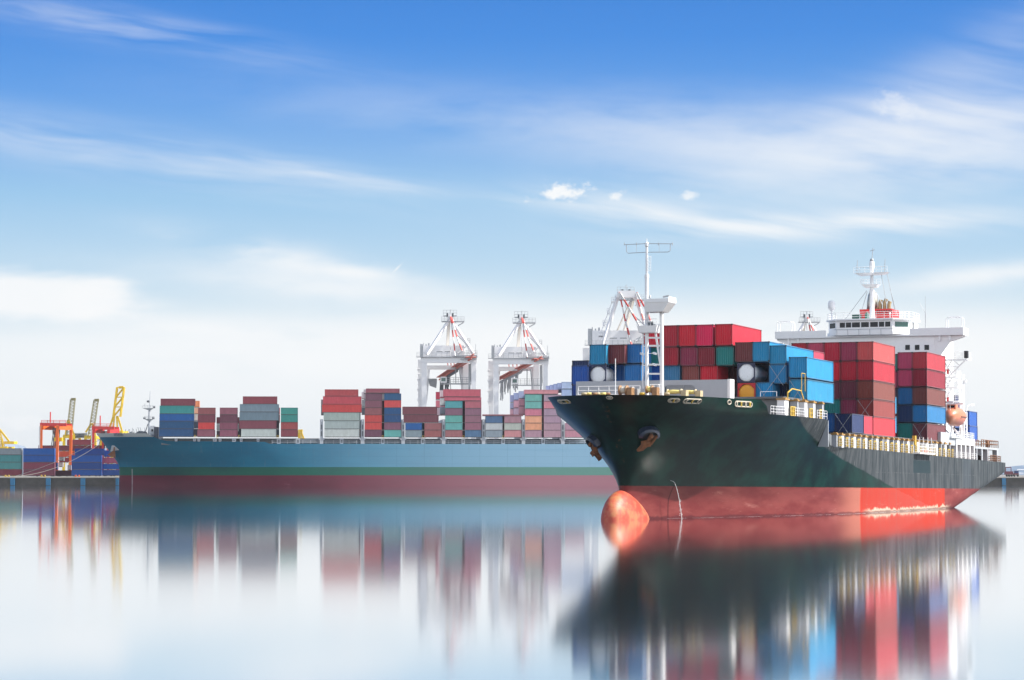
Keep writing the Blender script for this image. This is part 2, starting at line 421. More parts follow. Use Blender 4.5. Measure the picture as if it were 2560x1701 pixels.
# bulb
bm_, t, b = base_mat('bulb_paint')
oc = t.new('ShaderNodeTexCoord').outputs['Object']; bx, by, bz = t.xyz(oc)
n1 = t.noise(t.scale(oc, (.6,.6,.6)), 1., 6, .65); n2 = t.noise(t.scale(oc, (2.2,2.2,1.1)), 1., 6, .75)
c1 = t.mix(t.step(n1, .42, .66), (.44,.055,.028,1), (.52,.15,.09,1))
c1 = t.mix(t.m('MULTIPLY', t.step(t.m('ADD', n1, t.m('MULTIPLY', n2, .55)), .76, .92), .45), c1, (.42,.20,.05,1))
c1 = t.mix(t.m('MULTIPLY', t.step(n2, .62, .74), .35), c1, (.30,.10,.05,1))
t.l.new(c1, b.inputs['Base Color']); b.inputs['Roughness'].default_value = .5
mb = MB(); nu, nv = 28, 18; vs = []; fs = []
for i in range(nu+1):
    ph = math.pi*i/nu; y = -math.cos(ph)
    rr = math.sin(ph)**.75
    for k in range(nv*2):
        a = math.pi*k/nv
        zz = math.sin(a)*rr
        vs.append((math.cos(a)*rr*2.1, 1.0 + y*5.7, -.3 + zz*(4.05 if y < -.35 else 4.05 - 1.9*(y+.35)**1.1)))
for i in range(nu):
    for k in range(nv*2): fs.append((i*nv*2+k, i*nv*2+(k+1)%(nv*2), (i+1)*nv*2+(k+1)%(nv*2), (i+1)*nv*2+k))
mb.add(vs, fs, True).build('bulbous_bow', bm_, ship)
# decks
mb = MB()
for a0, a1, dz in ((.9, 33, 13.0), (36.8, 141, None)):
    st = [a for a in nom if a0 <= a <= a1]
    for p, q in zip(st, st[1:]):
        z0, z1 = (dz, dz) if dz else (ztop(p)-.12, ztop(q)-.12)
        A0 = p + stem(z0)*max(0, 1-p/15.); A1 = q + stem(z1)*max(0, 1-q/15.)
        h0, h1 = half(A0, z0)-.06, half(A1, z1)-.06
        mb.add([(-h0,A0,z0),(h0,A0,z0),(h1,A1,z1),(-h1,A1,z1)], [(0,1,2,3)])
mb.build('deck', M_DECK, ship)
MB().box(-15.9, 15.9, 33.02, 33.2, 9.5, 12.97).build('deck_bulkhead', M_GREY, ship)

def hp(A, z, out=0.):
    """point on the port side shell and its outward normal"""
    b0 = half(A, z); e = .2
    ta = Vector((half(A+e, z) - half(A-e, z), 2*e, 0)); tz = Vector((half(A, z+e) - half(A, z-e), 0, 2*e))
    n = ta.cross(tz).normalized()
    if n.x < 0: n = -n
    return Vector((b0, A, z)) + n*out, n
def frame_at(A, z, sgn=1, out=0.):
    p, n = hp(A, z, out); up = Vector((0,0,1)); up = (up - n*up.dot(n)).normalized(); r = up.cross(n)
    if sgn < 0:
        p = Vector((-p.x, p.y, p.z)); n = Vector((-n.x, n.y, n.z)); up = Vector((-up.x, up.y, up.z)); r = up.cross(n)
    return Matrix((( r.x, up.x, n.x, p.x), (r.y, up.y, n.y, p.y), (r.z, up.z, n.z, p.z), (0,0,0,1)))
def hit_side(px, py, sgn=1):
    """where the picture ray meets the shell"""
    r = sray(px, py); best = None; k = 60.
    for i in range(4000):
        k = 200 + i*.05; p = EYE + r*k
        if p.y > -9 and p.z < 15 and abs(p.x) <= half(p.y, p.z) and p.y > stem(p.z): return p
    return EYE + r*260
# fairleads in the bulwark: (left px, right px, y px, side, rollers)
M_FAIR = mat('fairlead_casting', (.52,.47,.38), .55, var=.5, vs=4, rust=.35)
def fairlead(px0, px1, py, sgn, nroll, hpx=12):
    p, q = hit_side(px0, py), hit_side(px1, py)
    A, z = (p.y+q.y)/2, (p.z+q.z)/2; w = (q-p).length; h = .62
    Mx = frame_at(A, z, sgn, -.05)
    m_ = MB(); r = .09
    pts = [(-w/2+.2,-h/2),(w/2-.2,-h/2),(w/2,-h/2+.2),(w/2,h/2-.2),(w/2-.2,h/2),(-w/2+.2,h/2),(-w/2,h/2-.2),(-w/2,-h/2+.2)]
    for a, b_ in zip(pts, pts[1:]+pts[:1]): m_.tube([(*a,.08),(*b_,.08)], .09, 6)
    o = m_.build('fairlead', M_FAIR, ship, Mx)
    MB().box(-w/2,w/2,-h/2,h/2,0,.03).build('opening', M_BLACK, o)
    for k in range(nroll):
        x = -w/2 + w*(k+.5)/nroll
        MB().lathe((x,0,.08), [(-h*.42,.14),(-h*.2,.10),(h*.2,.10),(h*.42,.14)], 'y', 10).build('roller', M_FAIR if k % 2 == 0 else M_YEL, o)
fairlead(1670, 1697, 1001, 1, 3); fairlead(1708, 1751, 1003, 1, 3); fairlead(1837, 1879, 1011, 1, 4); fairlead(1398, 1426, 1004, -1, 2)
for px, py, sg in ((1521, 994, 1), (1822, 1006, 1)):
    p = hit_side(px, py); Mx = frame_at(p.y, p.z, 1 if p.x > 0 else -1, 0)
    m_ = MB()
    ring = [(math.cos(a)*.36, math.sin(a)*.26, .05) for a in [i*math.pi/8 for i in range(17)]]
    o = m_.tube(ring, .07, 6, cap=False).build('fairlead', M_FAIR, ship, Mx)
    MB().lathe((0,0,.0), [(0,.2),(.02,.2)], 'z', 14).build('opening', M_BLACK if px > 1600 else M_WHITE, o)
# anchors on their bolsters
M_BOL = mat('bolster_paint', (.012,.022,.045), .35, var=.2)
M_ANC = mat('anchor_rust', (.19,.075,.03), .8, var=.7, vs=2.5, rust=.8, rustc=(.035,.012,.008))
for sgn, (px, py) in ((1, (1622, 1078)), (-1, (1478, 1092))):
    p = hit_side(px, py)
    Mx = frame_at(p.y, p.z if sgn > 0 else 9.7, sgn, .1)
    m_ = MB()
    arc = [(math.cos(a)*1.35, math.sin(a)*1.1-.25) for a in [R(200 - i*22) for i in range(11)]]
    for (x0,y0),(x1,y1) in zip(arc, arc[1:]):
        m_.hexa([(x0,y0,-1.2),(x1,y1,-1.2),(x1*.72,y1*.72,-1.2),(x0*.72,y0*.72,-1.2)], [(x0,y0,.55),(x1,y1,.55),(x1*.72,y1*.72,.75),(x0*.72,y0*.72,.75)])
    an = m_.build('anchor_bolster', M_BOL, ship, Mx)
    MB().lathe((0,-.2,-.6), [(0,1.0),(.9,.95)], 'z', 16).build('hawse_hole', M_BLACK, an)
    m_ = MB()
    dn = 1 if sgn > 0 else 1
    m_.bar((.15,.1,.6), (-.25,-1.6,.85), .34, .3)
    m_.hexa([(-.75,-1.7,.55),(.35,-1.35,.55),(.2,-.75,.55),(-.9,-1.1,.55)], [(-.7,-1.7,1.15),(.3,-1.35,1.15),(.15,-.8,1.15),(-.8,-1.1,1.15)])
    m_.hexa([(-1.0,-2.7,.35),(-.25,-2.45,.35),(.35,-1.0,.5),(-.5,-1.1,.5)], [(-.95,-2.65,.75),(-.3,-2.45,.75),(.3,-1.05,1.0),(-.45,-1.1,1.0)])
    m_.hexa([(.7,-.2,.45),(1.05,-.1,.45),(.5,-1.3,.5),(.2,-1.2,.5)], [(.7,-.2,.8),(.95,-.1,.8),(.45,-1.3,1.0),(.2,-1.2,1.0)])
    m_.lathe((.1,-.15,.75), [(0,.32),(.22,.2)], 'z', 8)
    m_.build('anchor', M_ANC, an)
# breakwater in front of the containers
AB = 17.5
p0, p1 = ona(1440, 955, AB), ona(1819, 949, AB); zb, z1 = 13.0, p1.z
q0, q1, qt = ona(1659, 983, AB), ona(1738, 983, AB), ona(1700, 963, AB)
m_ = MB()
m_.box(p0.x, q0.x, AB, AB+.25, zb, z1); m_.box(q1.x, p1.x, AB, AB+.25, zb, z1); m_.box(q0.x, q1.x, AB, AB+.25, qt.z, z1)
for k in range(4):                                                        # rounded corners of the opening
    a0, a1 = R(90*k/4), R(90*(k+1)/4); r = .55
m_.prism([(q0.x,qt.z),(q0.x+.6,qt.z),(q0.x+.25,qt.z-.1),(q0.x+.08,qt.z-.3),(q0.x,qt.z-.6)], 'y', AB, AB+.25)
m_.prism([(q1.x,qt.z),(q1.x,qt.z-.6),(q1.x-.08,qt.z-.3),(q1.x-.25,qt.z-.1),(q1.x-.6,qt.z)], 'y', AB, AB+.25)
for k in range(9):
    x = p0.x + (p1.x-p0.x)*(k+.5)/9
    if not q0.x-.4 < x < q1.x+.4: m_.box(x-.06, x+.06, AB+.25, AB+1.4, zb, z1-.3)
bw = m_.build('breakwater', M_GREY, ship)
MB().box(p1.x+.003, p1.x+.35, AB-.05, AB+1.6, zb, z1+.05).build('side_plate', M_WHITE, bw)
m_ = MB(); m_.box(q0.x-.2, q1.x+.2, AB+1.5, AB+1.6, zb, qt.z+.3)
m_.tube([((q0.x+q1.x)/2, AB+1.4, zb), ((q0.x+q1.x)/2, AB+1.4, qt.z)], .08, 6); m_.tube([(q0.x, AB+1.4, zb+1.), (q1.x, AB+1.4, zb+1.)], .06, 6)
m_.build('inner_bulkhead', M_STEEL, bw)
# foremast
AM = 9.
def fm(px, py, dy=0): 
    v = ona(px, py, AM); v.y += dy; return v
mast = MB()
base = fm(1617, 983); base.z = 13.0
top1, top2 = fm(1617, 695), fm(1617, 606)
mast.tube([base, top1], .25, 12); mast.tube([top1, top1 + Vector((0,0,.4))], .29, 12); mast.tube([top1, top2], .16, 10)
mast.tube([fm(1617,606), fm(1617,597)], .05, 6); mast.lathe(tuple(fm(1617,612)), [(-.3,.2),(-.1,.27),(0,.2),(.12,.27),(.3,.18)], 'z', 10)
mo = mast.build('foremast', M_WHITE, ship)
m_ = MB()
b2 = fm(1655, 984); b2.z = 13.0; t2 = fm(1654, 781)
m_.tube([b2, t2], .25, 10)
for py in (812, 845, 865, 912, 935): m_.bar(fm(1619, py), fm(1653, py), .16, .22)
m_.bar(fm(1638, 829), fm(1651, 912), .2, .25)
m_.bar(fm(1652, 912), fm(1655, 960), .16, .16)
m_.build('support_post', M_WHITE, mo)
m_ = MB()
l, r_, s_ = fm(1620, 757), fm(1681, 757), fm(1664, 780); zl = fm(1650, 781).z; zt = fm(1650, 758).z
m_.hexa([(l.x,AM-1.1,zl),(s_.x,AM-1.1,zl),(s_.x,AM+1.1,zl),(l.x,AM+1.1,zl)], [(l.x,AM-1.3,zt),(r_.x,AM-1.3,zt),(r_.x,AM+1.3,zt),(l.x,AM+1.3,zt)])
m_.box(l.x, r_.x, AM-1.35, AM-1.3, zt, zt+.45); m_.box(l.x, r_.x, AM+1.3, AM+1.35, zt, zt+.45); m_.box(r_.x-.05, r_.x, AM-1.3, AM+1.3, zt, zt+.7)
pf = m_.build('lookout_platform', M_WHITE, mo)
m_ = MB(); m_.bar((r_.x-.9, AM-.9, zt+.65), (r_.x-.1, AM-.9, zt+.8), .2); m_.lathe((l.x+.5, AM-.7, zt+.45), [(0,.18),(.5,.18)], 'z', 8); m_.build('foghorn', M_STEEL, pf)
m_ = MB()
m_.tube([fm(1561,612), fm(1617,609.5), fm(1681,610)], .045, 6); m_.tube([fm(1566,613), fm(1566.5,630), fm(1571,633.5), fm(1617,631)], .045, 6)
m_.tube([fm(1617,631), fm(1670,630.5), fm(1675.5,627), fm(1676,611)], .045, 6)
for px in (1561, 1591, 1646, 1681): m_.tube([fm(px, 614), fm(px, 607)], .05, 5)
m_.tube([fm(1591,613), fm(1592,632)], .025, 4); m_.tube([fm(1648,611), fm(1648,631)], .02, 4)
m_.build('aerial_yard', M_STEEL, mo)
m_ = MB()
for px in (1622, 1627): m_.tube([fm(px, 640), fm(px, 679)], .03, 4)
for k in range(6): m_.tube([fm(1622, 642+7*k), fm(1627, 642+7*k)], .025, 4)
m_.build('ladder', M_WHITE, mo)
m_ = MB()
c_ = fm(1627, 815)
m_.hexa([(c_.x-1.4,AM-.6,c_.z-.9),(c_.x+.9,AM-.6,c_.z-.9),(c_.x+.9,AM+.6,c_.z-.9),(c_.x-1.4,AM+.6,c_.z-.9)], [(c_.x-1.6,AM-.7,c_.z),(c_.x+1.1,AM-.7,c_.z),(c_.x+1.1,AM+.7,c_.z),(c_.x-1.6,AM+.7,c_.z)])
m_.rail([(c_.x-1.6,AM-.7,c_.z),(c_.x+1.1,AM-.7,c_.z)], .8, 2, 1.); m_.bar(fm(1608, 816), fm(1607, 952), .14); m_.bar(fm(1607,952), fm(1608,972), .12)
for py in (840, 866, 914): m_.bar(fm(1606, py), fm(1617, py), .12)
m_.build('working_platform', M_WHITE, mo)
MB().lathe((c_.x+.1, AM-.3, c_.z), [(0,.3),(.5,.34),(.55,.1)], 'z', 10).build('searchlight', M_DGREY, mo)
m_ = MB()
for px, py in ((1602, 884), (1634, 883), (1633, 911)): 
    v = fm(px, py); m_.bar(v, v + Vector((.5,-.4,-.15)), .28, .25); m_.bar(v, fm(1617, py+2), .06)
m_.build('floodlight', M_WHITE, mo)
# jackstaff, railings, winches and bollards on the forecastle
js = ona(1538.5, 982, -3.5); js.z = 13.; jt = ona(1538.5, 897, -3.5)
MB().tube([js, jt], .09, 8, .05).build('jackstaff', M_WHITE, ship)
m_ = MB(); a = ona(1446, 984, 12); c_ = ona(1600, 983, 12)
za = ona(1446, 967, 12).z
m_.rail([(a.x,12,za-1.6),(c_.x,12,za-1.6)], 1.6, 3, 1.5, .045); m_.bar((a.x-.3,12,za-1.6),(a.x,12,za),.06)
m_.build('railing', M_WHITE, ship)
M_WINCH = mat('pale_winch_paint', (.50,.42,.26), .6, var=.4, vs=3)
def winch(px, py, A, w, r, m0, m1):
    c = ona(px, py, A); m2 = MB()
    for s_ in (-w/2, w/2): m2.lathe((c.x+s_, A, c.z), [(-.08,r),(.08,r)], 'x', 14)
    m2.box(c.x+w*.5+.15, c.x+w*.5+.8, A-.5, A+.5, 13., c.z+r*.5)
    m2.box(c.x-w/2-.1, c.x+w/2+.1, A-.5, A+.5, 13., 13.4)
    o = m2.build('mooring_winch', m0, ship)
    MB().lathe((c.x, A, c.z), [(-w/2,r*.6),(-w*.1,r*.75),(w*.2,r*.65),(w/2,r*.6)], 'x', 12).build('rope_drum', m1, o)
M_ROPEY = mat('yellow_rope', (.78,.66,.22), .8, var=.3, vs=6)
M_BROWN = mat('brown_winch', (.30,.17,.08), .6, var=.5, vs=3)
winch(1559, 976, 5., .9, .62, M_BROWN, M_ROPE); winch(1574, 978, 6.5, .9, .55, M_STEEL, M_ROPE)
winch(1686, 980, 8., 1.8, .36, M_WINCH, M_ROPEY); winch(1722, 981, 9.5, 1.8, .36, M_WINCH, M_ROPEY); winch(1624, 974, 7.5, .7, .5, M_BROWN, M_ROPEY)
for px, A, m0 in ((1460,9,M_WINCH),(1472,9.5,M_ROPEY),(1486,9,M_BROWN),(1494,10,M_WINCH),(1508,9,M_ROPEY),(1519,9.5,M_BROWN),(1606,7,M_YEL),(1667,7.5,M_WINCH),(1745,10,M_WINCH)):
    c = ona(px, 982, A); z = c.z
    MB().lathe((c.x, A, 13.), [(0,.35),(z-13.25,.35),(z-13.2,.42),(z-13.,.36)], 'z', 10).build('bollard', m0, ship)
m_ = MB(); c = ona(1634, 968, 8); m_.rail([(c.x-.5,8,13.),(c.x+.6,8,13.),(c.x+.6,9.5,13.)], c.z-13+.3, 4, .6, .05); m_.build('companion_ladder', M_WHITE, ship)

# hatches, coamings, container pedestals
M_COAM = mat('coaming_paint', (.16,.18,.20), .6, var=.2)  # dark grey paint of the hatch coamings
m_ = MB(); m_.box(-14, 13.2, 20, 33.3, 13.05, 15.35); m_.box(-13.5, 13.0, 37.5, 104.5, 9.6, 11.45)
m_.build('hatch_coaming', M_COAM, ship)
m_ = MB(); m_.box(-15.5, 14.2, 19.2, 33.6, 15.36, 15.62); m_.box(-15.3, 15.0, 46, 104.8, 11.46, 11.66); m_.box(-14.2, 3.4, 28.2, 40.5, 15.63, 18.1)
m_.build('hatch_cover', M_DGREY, ship)
def pillar(A, z0, z1, wA, wb=.7, b=15.55):
    m2 = MB(); m2.box(b-wb, b, A-wA/2, A+wA/2, z0, z1-.25)
    o = m2.build('deck_pillar', M_WHITE if wA > .5 else M_GREY, ship)
    m2 = MB(); m2.box(b-wb-.1, b+.12, A-wA/2-.15, A+wA/2+.15, z1-.249, z1-.06); m2.box(b-.5, b+.0, A-.2, A+.2, z1-.059, z1+.08)
    m2.build('pedestal', M_RUSTY, o)
M_RUSTY = mat('rust_yellow_steel', (.38,.22,.07), .7, var=.4, vs=4, rust=.6)
def gate(A, z, w=1.0, b=15.7):
    m2 = MB()
    for s_ in (-w/2, w/2): m2.bar((b,A+s_,z),(b,A+s_,z+1.25),.13)
    m2.bar((b,A-w/2,z+1.25),(b,A+w/2,z+1.25),.13); m2.bar((b,A-w/2,z+.7),(b,A+w/2,z+.7),.08); m2.bar((b,A-w/2,z+.15),(b,A+w/2,z+.15),.08)
    for k in (-.25,0,.25): m2.bar((b,A+k*w,z+.15),(b,A+k*w,z+1.2),.05)
    m2.build('safety_gate', M_YEL, ship)
k = 0; A = 38.3
while A < 104:
    zt = 11.45; z0 = ztop(A)-.1
    pillar(A, z0, zt, .42 if k % 2 == 0 else 1.15)
    if k % 5 == 3: 
        MB().box(14.2, 14.3, A+.7, A+2.0, z0, 11.1).build('equipment_locker', M_WHITE, ship)
    gate(A + (1.0 if k % 2 == 0 else 1.5), z0+.1, .95 if k % 3 else 1.2)
    A += 2.75 if k % 2 == 0 else 3.05; k += 1
for A, w_ in ((18.3,1.6),(22.2,.4),(25.2,1.1),(28.6,.9),(32.3,.5)): pillar(A, 13.0, 15.36, w_, 1.0, min(15.4, half(A,13.)-.4))
for A, w_ in ((20.2,.8),(20.0,1.9),(26.7,1.3),(30.6,1.0)): gate(A, 13.05, w_, min(15.6, half(A,13.)-.2))
for A0, A1, z in ((13.4,18,13.1),(20.5,25,13.1),(28.9,33,13.1)):
    m_ = MB(); m_.rail([(half(A0,13.)-.1,A0,z),(half((A0+A1)/2,13.)-.1,(A0+A1)/2,z),(half(A1,13.)-.1,A1,z)], 1.1, 3, .9, .035); m_.build('railing', M_WHITE, ship)
m_ = MB(); m_.rail([(15.95,38+6.6*i,ztop(38+6.6*i)) for i in range(11)], 1.05, 3, 1.6, .03); m_.build('railing', M_STEEL, ship)
m_ = MB(); a = ona(1870, 989, 22); 
m_.rail([(10.0,22.5,15.4),(12.2,22.5,15.4)], 1.0, 1, 2, .03); m_.build('railing', M_WHITE, ship)
m_ = MB(); m_.bar((14.6,19.6,13.05),(14.6,19.6,16.1),.12); m_.bar((14.6,19.6,16.1),(14.6,21.5,16.7),.12); m_.bar((14.6,21.5,16.7),(14.6,25.2,16.6),.12); m_.bar((14.6,25.2,16.6),(14.6,26.4,15.5),.12)
m_.bar((14.6,25.5,16.6),(14.6,25.5,18.9),.08); m_.bar((14.6,27.,16.6),(14.6,27.,18.9),.08); m_.bar((14.6,25.5,18.9),(14.6,27.,18.9),.08)
m_.build('access_frame', M_YEL, ship)
# pilot boarding platform and its gear near the middle of the side
za = ztop(82)
m_ = MB(); m_.box(15.3, 17.0, 77, 86.5, za+.02, za+.22); m_.rail([(17.0,77,za+.22),(17.0,86.5,za+.22)], 1.3, 3, .8, .04)
for A in (78, 80.3, 83, 85.2): m_.bar((16.7,A,za+.2),(16.7,A,za+2.6),.1)
o = m_.build('boarding_platform', M_WHITE, ship)
m_ = MB()
for A in (81.6, 83.4): m_.lathe((16.4,A,za+.5), [(-.35,.3),(.35,.3)], 'y', 8)
m_.build('life_ring_rack', M_ORANGE, o)
MB().box(15.3, 15.8, 79.0, 79.6, za+1.4, za+2.8).build('davit_arm', M_YEL, o)
# ------------------------------------------------------------------ superstructure of the near ship
AH = 109.3
def hs(px, py, A=AH): return ona(px, py, A)
z_wt, z_wb = 30.65, 29.4
ztA = ztop(112)
house = MB().box(-11.3, 11.3, AH, AH+13, ztA-.2, z_wb-.02).build('accommodation_block', M_WHITE, ship)
for px in (2269, 2293, 2317):
    c = hs(px, 869); MB().box(c.x-.38, c.x+.38, AH-.06, AH-.003, c.z-.42, c.z+.42).build('window', M_GLASS, house)
m_ = MB(); m_.box(-16.2, 16.2, AH-.5, AH+3.2, z_wb, z_wb+.25); m_.box(-16.2, -7.2, AH-.5, AH-.38, z_wb+.26, z_wt); m_.box(7.2, 16.2, AH-.5, AH-.38, z_wb+.26, z_wt)
for s_ in (-1, 1): m_.box(min(s_*16.2, s_*16.08), max(s_*16.2, s_*16.08), AH-.37, AH+3.2, z_wb+.26, z_wt)
wing = m_.build('bridge_wing', M_WHITE, ship)
for s_ in (-1, 1):
    m_ = MB()
    m_.prism([(s_*11.303, z_wb-.01),(s_*16.0, z_wb-.01),(s_*16.0, z_wb-.3),(s_*14.2, z_wb-.9),(s_*11.303, z_wb-.9)], 'y', AH+.1, AH+.35)
    m_.prism([(s_*11.303, z_wb-.903),(s_*14.0, z_wb-.903),(s_*11.303, z_wb-4.6)], 'y', AH+.1, AH+.35)
    for x in (12.2, 13.9): m_.box(s_*x-.15, s_*x+.15, AH-.3, AH+.09, z_wb-.9, z_wb-.01)
    m_.bar((s_*16.0, AH+1.5, z_wb-.1), (s_*11.4, AH+1.5, z_wb-1.6), .25)
    m_.build('wing_bracket', M_WHITE, wing)
    m_ = MB(); x0 = s_*15.9; x1 = s_*13.6
    for y in (AH-.2, AH+1.4): m_.tube([(x0,y,z_wt),(x0,y,z_wt+1.5),(x0-s_*.4,y,z_wt+1.75),(x1,y,z_wt+1.75),(x1-s_*.3,y,z_wt+1.4),(x1-s_*.3,y,z_wt)], .07, 5)
    for k in range(5): m_.tube([(x0-s_*.5*k,AH-.2,z_wt+1.75),(x0-s_*.5*k,AH+1.4,z_wt+1.75)], .04, 4)
    m_.build('awning_frame', M_WHITE, wing)
# wheelhouse: a front with canted corners
zr, zw1, zw0, zs = 32.45, 31.85, 31.02, 29.75
poly = [(-7.2,AH+6),(-7.2,AH+1.2),(-5.2,AH-1.0),(4.4,AH-1.0),(7.0,AH+1.2),(7.0,AH+6)]
m_ = MB(); m_.prism(poly, 'z', zs, zr-.26)
wh = m_.build('wheelhouse', M_WHITE, ship)
m_ = MB(); rp = [(-7.6,AH+6.2),(-7.6,AH+1.0),(-5.4,AH-1.35),(4.6,AH-1.35),(7.4,AH+1.0),(7.4,AH+6.2)]
m_.prism(rp, 'z', zr-.255, zr); m_.prism([(-7.4,AH+5),(-7.4,AH+1.1),(-5.3,AH-1.12),(4.5,AH-1.12),(7.2,AH+1.1),(7.2,AH+5)], 'z', zs-.02, zs+.5)
m_.build('roof', M_WHITE, wh)
for x0, x1 in ((848,908),(920,980),(992,1085),(1100,1190),(1207,1297),(1310,1370),(1383,1443)):
    a, c = ona(1920+x0/4.72, 815, AH-1), ona(1920+x1/4.72, 815, AH-1)
    MB().box(a.x, c.x, AH-1.05, AH-1.003, zw0, zw1).build('window', M_GLASS, wh)
M_GRGL = mat('green_tinted_glass', (.02,.10,.085), .12, .8)
for (ax, ay), (bx_, by_), m0 in (((-7.2,AH+1.2),(-5.2,AH-1.0), M_GLASS), ((4.4,AH-1.0),(7.0,AH+1.2), M_GRGL)):
    a = Vector((ax,ay,0)); c = Vector((bx_,by_,0)); n = Vector((c.y-a.y, a.x-c.x, 0)).normalized()
    if n.y > 0: n = -n
    p, q = a.lerp(c,.15)+n*.03, a.lerp(c,.85)+n*.03
    MB().hexa([(p.x,p.y,zw0),(q.x,q.y,zw0),(q.x-n.x*.05,q.y-n.y*.05,zw0),(p.x-n.x*.05,p.y-n.y*.05,zw0)],[(p.x,p.y,zw1),(q.x,q.y,zw1),(q.x-n.x*.05,q.y-n.y*.05,zw1),(p.x-n.x*.05,p.y-n.y*.05,zw1)]).build('window', m0, wh)
MB().box(7.003, 7.05, AH+2.2, AH+3.0, zs+.3, zw1).build('door', M_GLASS, wh)
m_ = MB(); m_.rail([(-7.3,AH+6,zr),(-7.3,AH+1,zr),(-5.3,AH-1.2,zr),(4.5,AH-1.2,zr),(7.2,AH+1,zr),(7.2,AH+6,zr)], 1.1, 3, 1.5, .035); m_.build('railing', M_WHITE, wh)
m_ = MB()
for k in range(6): m_.tube([(-5+k*1.9,AH-1.5,zs+.9),(-5+k*1.9,AH-1.35,zs-.1)], .04, 4)
m_.tube([(-5.4,AH-1.4,zs-.1),(4.6,AH-1.4,zs-.1)], .05, 4); m_.tube([(-5.4,AH-1.45,zs+.9),(4.6,AH-1.45,zs+.9)], .035, 4)
m_.build('handrail', M_STEEL, wh)
# radar mast
AMM = AH+2.5
def mm(px, py): return ona(px, py, AMM)
m_ = MB(); b0 = mm(2180, 800); b0.z = zr
x0 = b0.x
pz = lambda py: mm(2178, py).z
m_.lathe((x0, AMM, 0), [(zr,.62),(zr+1.2,.42),(pz(735),.36),(pz(728),.52),(pz(722),.34),(pz(690),.26),(pz(680),.26),(pz(668),.45),(pz(655),.4),(pz(651),.2)], 'z', 12)
rm = m_.build('radar_mast', M_WHITE, ship)
m_ = MB(); zp = pz(683)
m_.hexa([(x0-2.2,AMM-.7,zp-.35),(x0+2.,AMM-.7,zp-.35),(x0+2.,AMM+.7,zp-.35),(x0-2.2,AMM+.7,zp-.35)], [(x0-2.9,AMM-.9,zp),(x0+2.9,AMM-.9,zp),(x0+2.9,AMM+.9,zp),(x0-2.9,AMM+.9,zp)])
m_.rail([(x0-2.9,AMM-.9,zp),(x0+2.9,AMM-.9,zp)], 1., 2, 1., .03)
z3 = pz(712)
m_.hexa([(x0-1.1,AMM-.6,z3-.5),(x0+.9,AMM-.6,z3-.5),(x0+.9,AMM+.6,z3-.5),(x0-1.1,AMM+.6,z3-.5)], [(x0-1.7,AMM-.9,z3),(x0+1.3,AMM-.9,z3),(x0+1.3,AMM+.9,z3),(x0-1.7,AMM+.9,z3)])
m_.rail([(x0-1.7,AMM-.9,z3),(x0-1.7,AMM+.9,z3),(x0+1.3,AMM+.9,z3)], 1., 2, .8, .03)
m_.build('mast_platform', M_WHITE, rm)
m_ = MB(); m_.tube([(x0,AMM,pz(652)),(x0+.2,AMM,pz(621))], .06, 5)
m_.lathe((x0, AMM, pz(653)), [(0,.35),(.35,.3),(.4,.15)], 'z', 8); m_.bar((x0-.3,AMM,pz(628)),(x0+.5,AMM,pz(625)),.08)
for sx in (-2.6, 2.2):
    m_.tube([(x0+sx,AMM,zp),(x0+sx+.1,AMM,zp+2.3)], .05, 4)
    for k in (.5, 1.0, 1.4): m_.tube([(x0+sx-.35+k*.2,AMM,zp+k),(x0+sx+.35-k*.2,AMM,zp+k)], .03, 4)
m_.tube([(x0-2.6,AMM,zp+1.),(x0+2.2,AMM,zp+1.)], .02, 4)
m_.build('aerial', M_STEEL, rm)
MB().bar((x0-1.6,AMM-1.0,z3+1.5),(x0+.2,AMM-1.0,z3+1.6),.2,.25).build('radar_scanner', M_WHITE, rm)
m_ = MB()
for (ax,ay), (cx,cy) in (((2167,727),(2112,800)),((2217,681),(2240,790)),((2203,684),(2216,760)),((2190,730),(2206,762)),((2225,722),(2244,790)),((2168,730),(2155,775))):
    m_.tube([mm(ax,ay), mm(cx,cy)], .05, 4)
m_.build('stay_wire', M_STEEL, rm)
# funnel with its exhaust pipes
AF = AH+9
def fn(px, py): return ona(px, py, AF)
l, r_ = fn(2149, 774), fn(2229, 774); zf1 = l.z
m_ = MB(); m_.box(l.x, r_.x, AF, AF+5, zr-3, zf1)
fu = m_.build('funnel', M_RED, ship)
m_ = MB()
for k in range(7):
    for j in (.35, .75): m_.box(fn(2186,0).x+.2+k*.42, fn(2186,0).x+.42+k*.42, AF-.04, AF-.003, zf1-.1-j, zf1+.1-j)
m_.build('louvre', M_BLACK, fu)
def fz(py): return fn(2190, py).z
MB().lathe((fn(2174,750).x, AF+2, 0), [(zf1,1.05),(fz(752),1.0),(fz(735),.8),(fz(729),.6)], 'z', 14).build('exhaust_stack', mat('stack_steel', (.42,.41,.36), .4, metal=.6, var=.4), fu)
for px, py, lean in ((2188,768,0),(2196,748,.15),(2207,746,.5),(2218,752,.2)):
    c = fn(px, py); m2 = MB(); m2.tube([(c.x-.1,AF+1.5,zf1-.2),(c.x-.1,AF+1.5,c.z-.6),(c.x+lean*.5,AF+1.5,c.z)], .32, 10)
    m2.build('exhaust_pipe', M_BRASS, fu)
c0, c1 = ona(2129,786,AH), ona(2149,799,AH)
MB().box(c0.x, c1.x, AH+.2, AH+1.2, zr, c0.z).build('roof_locker', mat('dark_green_paint', (.012,.06,.05), .5), wh)
c0 = ona(2166,784,AH); MB().lathe((c0.x,AH+.3,zr), [(0,.35),(c0.z-zr,.35),(c0.z-zr+.2,.15)], 'z', 10).build('magnetic_compass', M_GREEN, wh)
c0 = ona(2079,762,AH+1); p0 = ona(2077,800,AH+1)
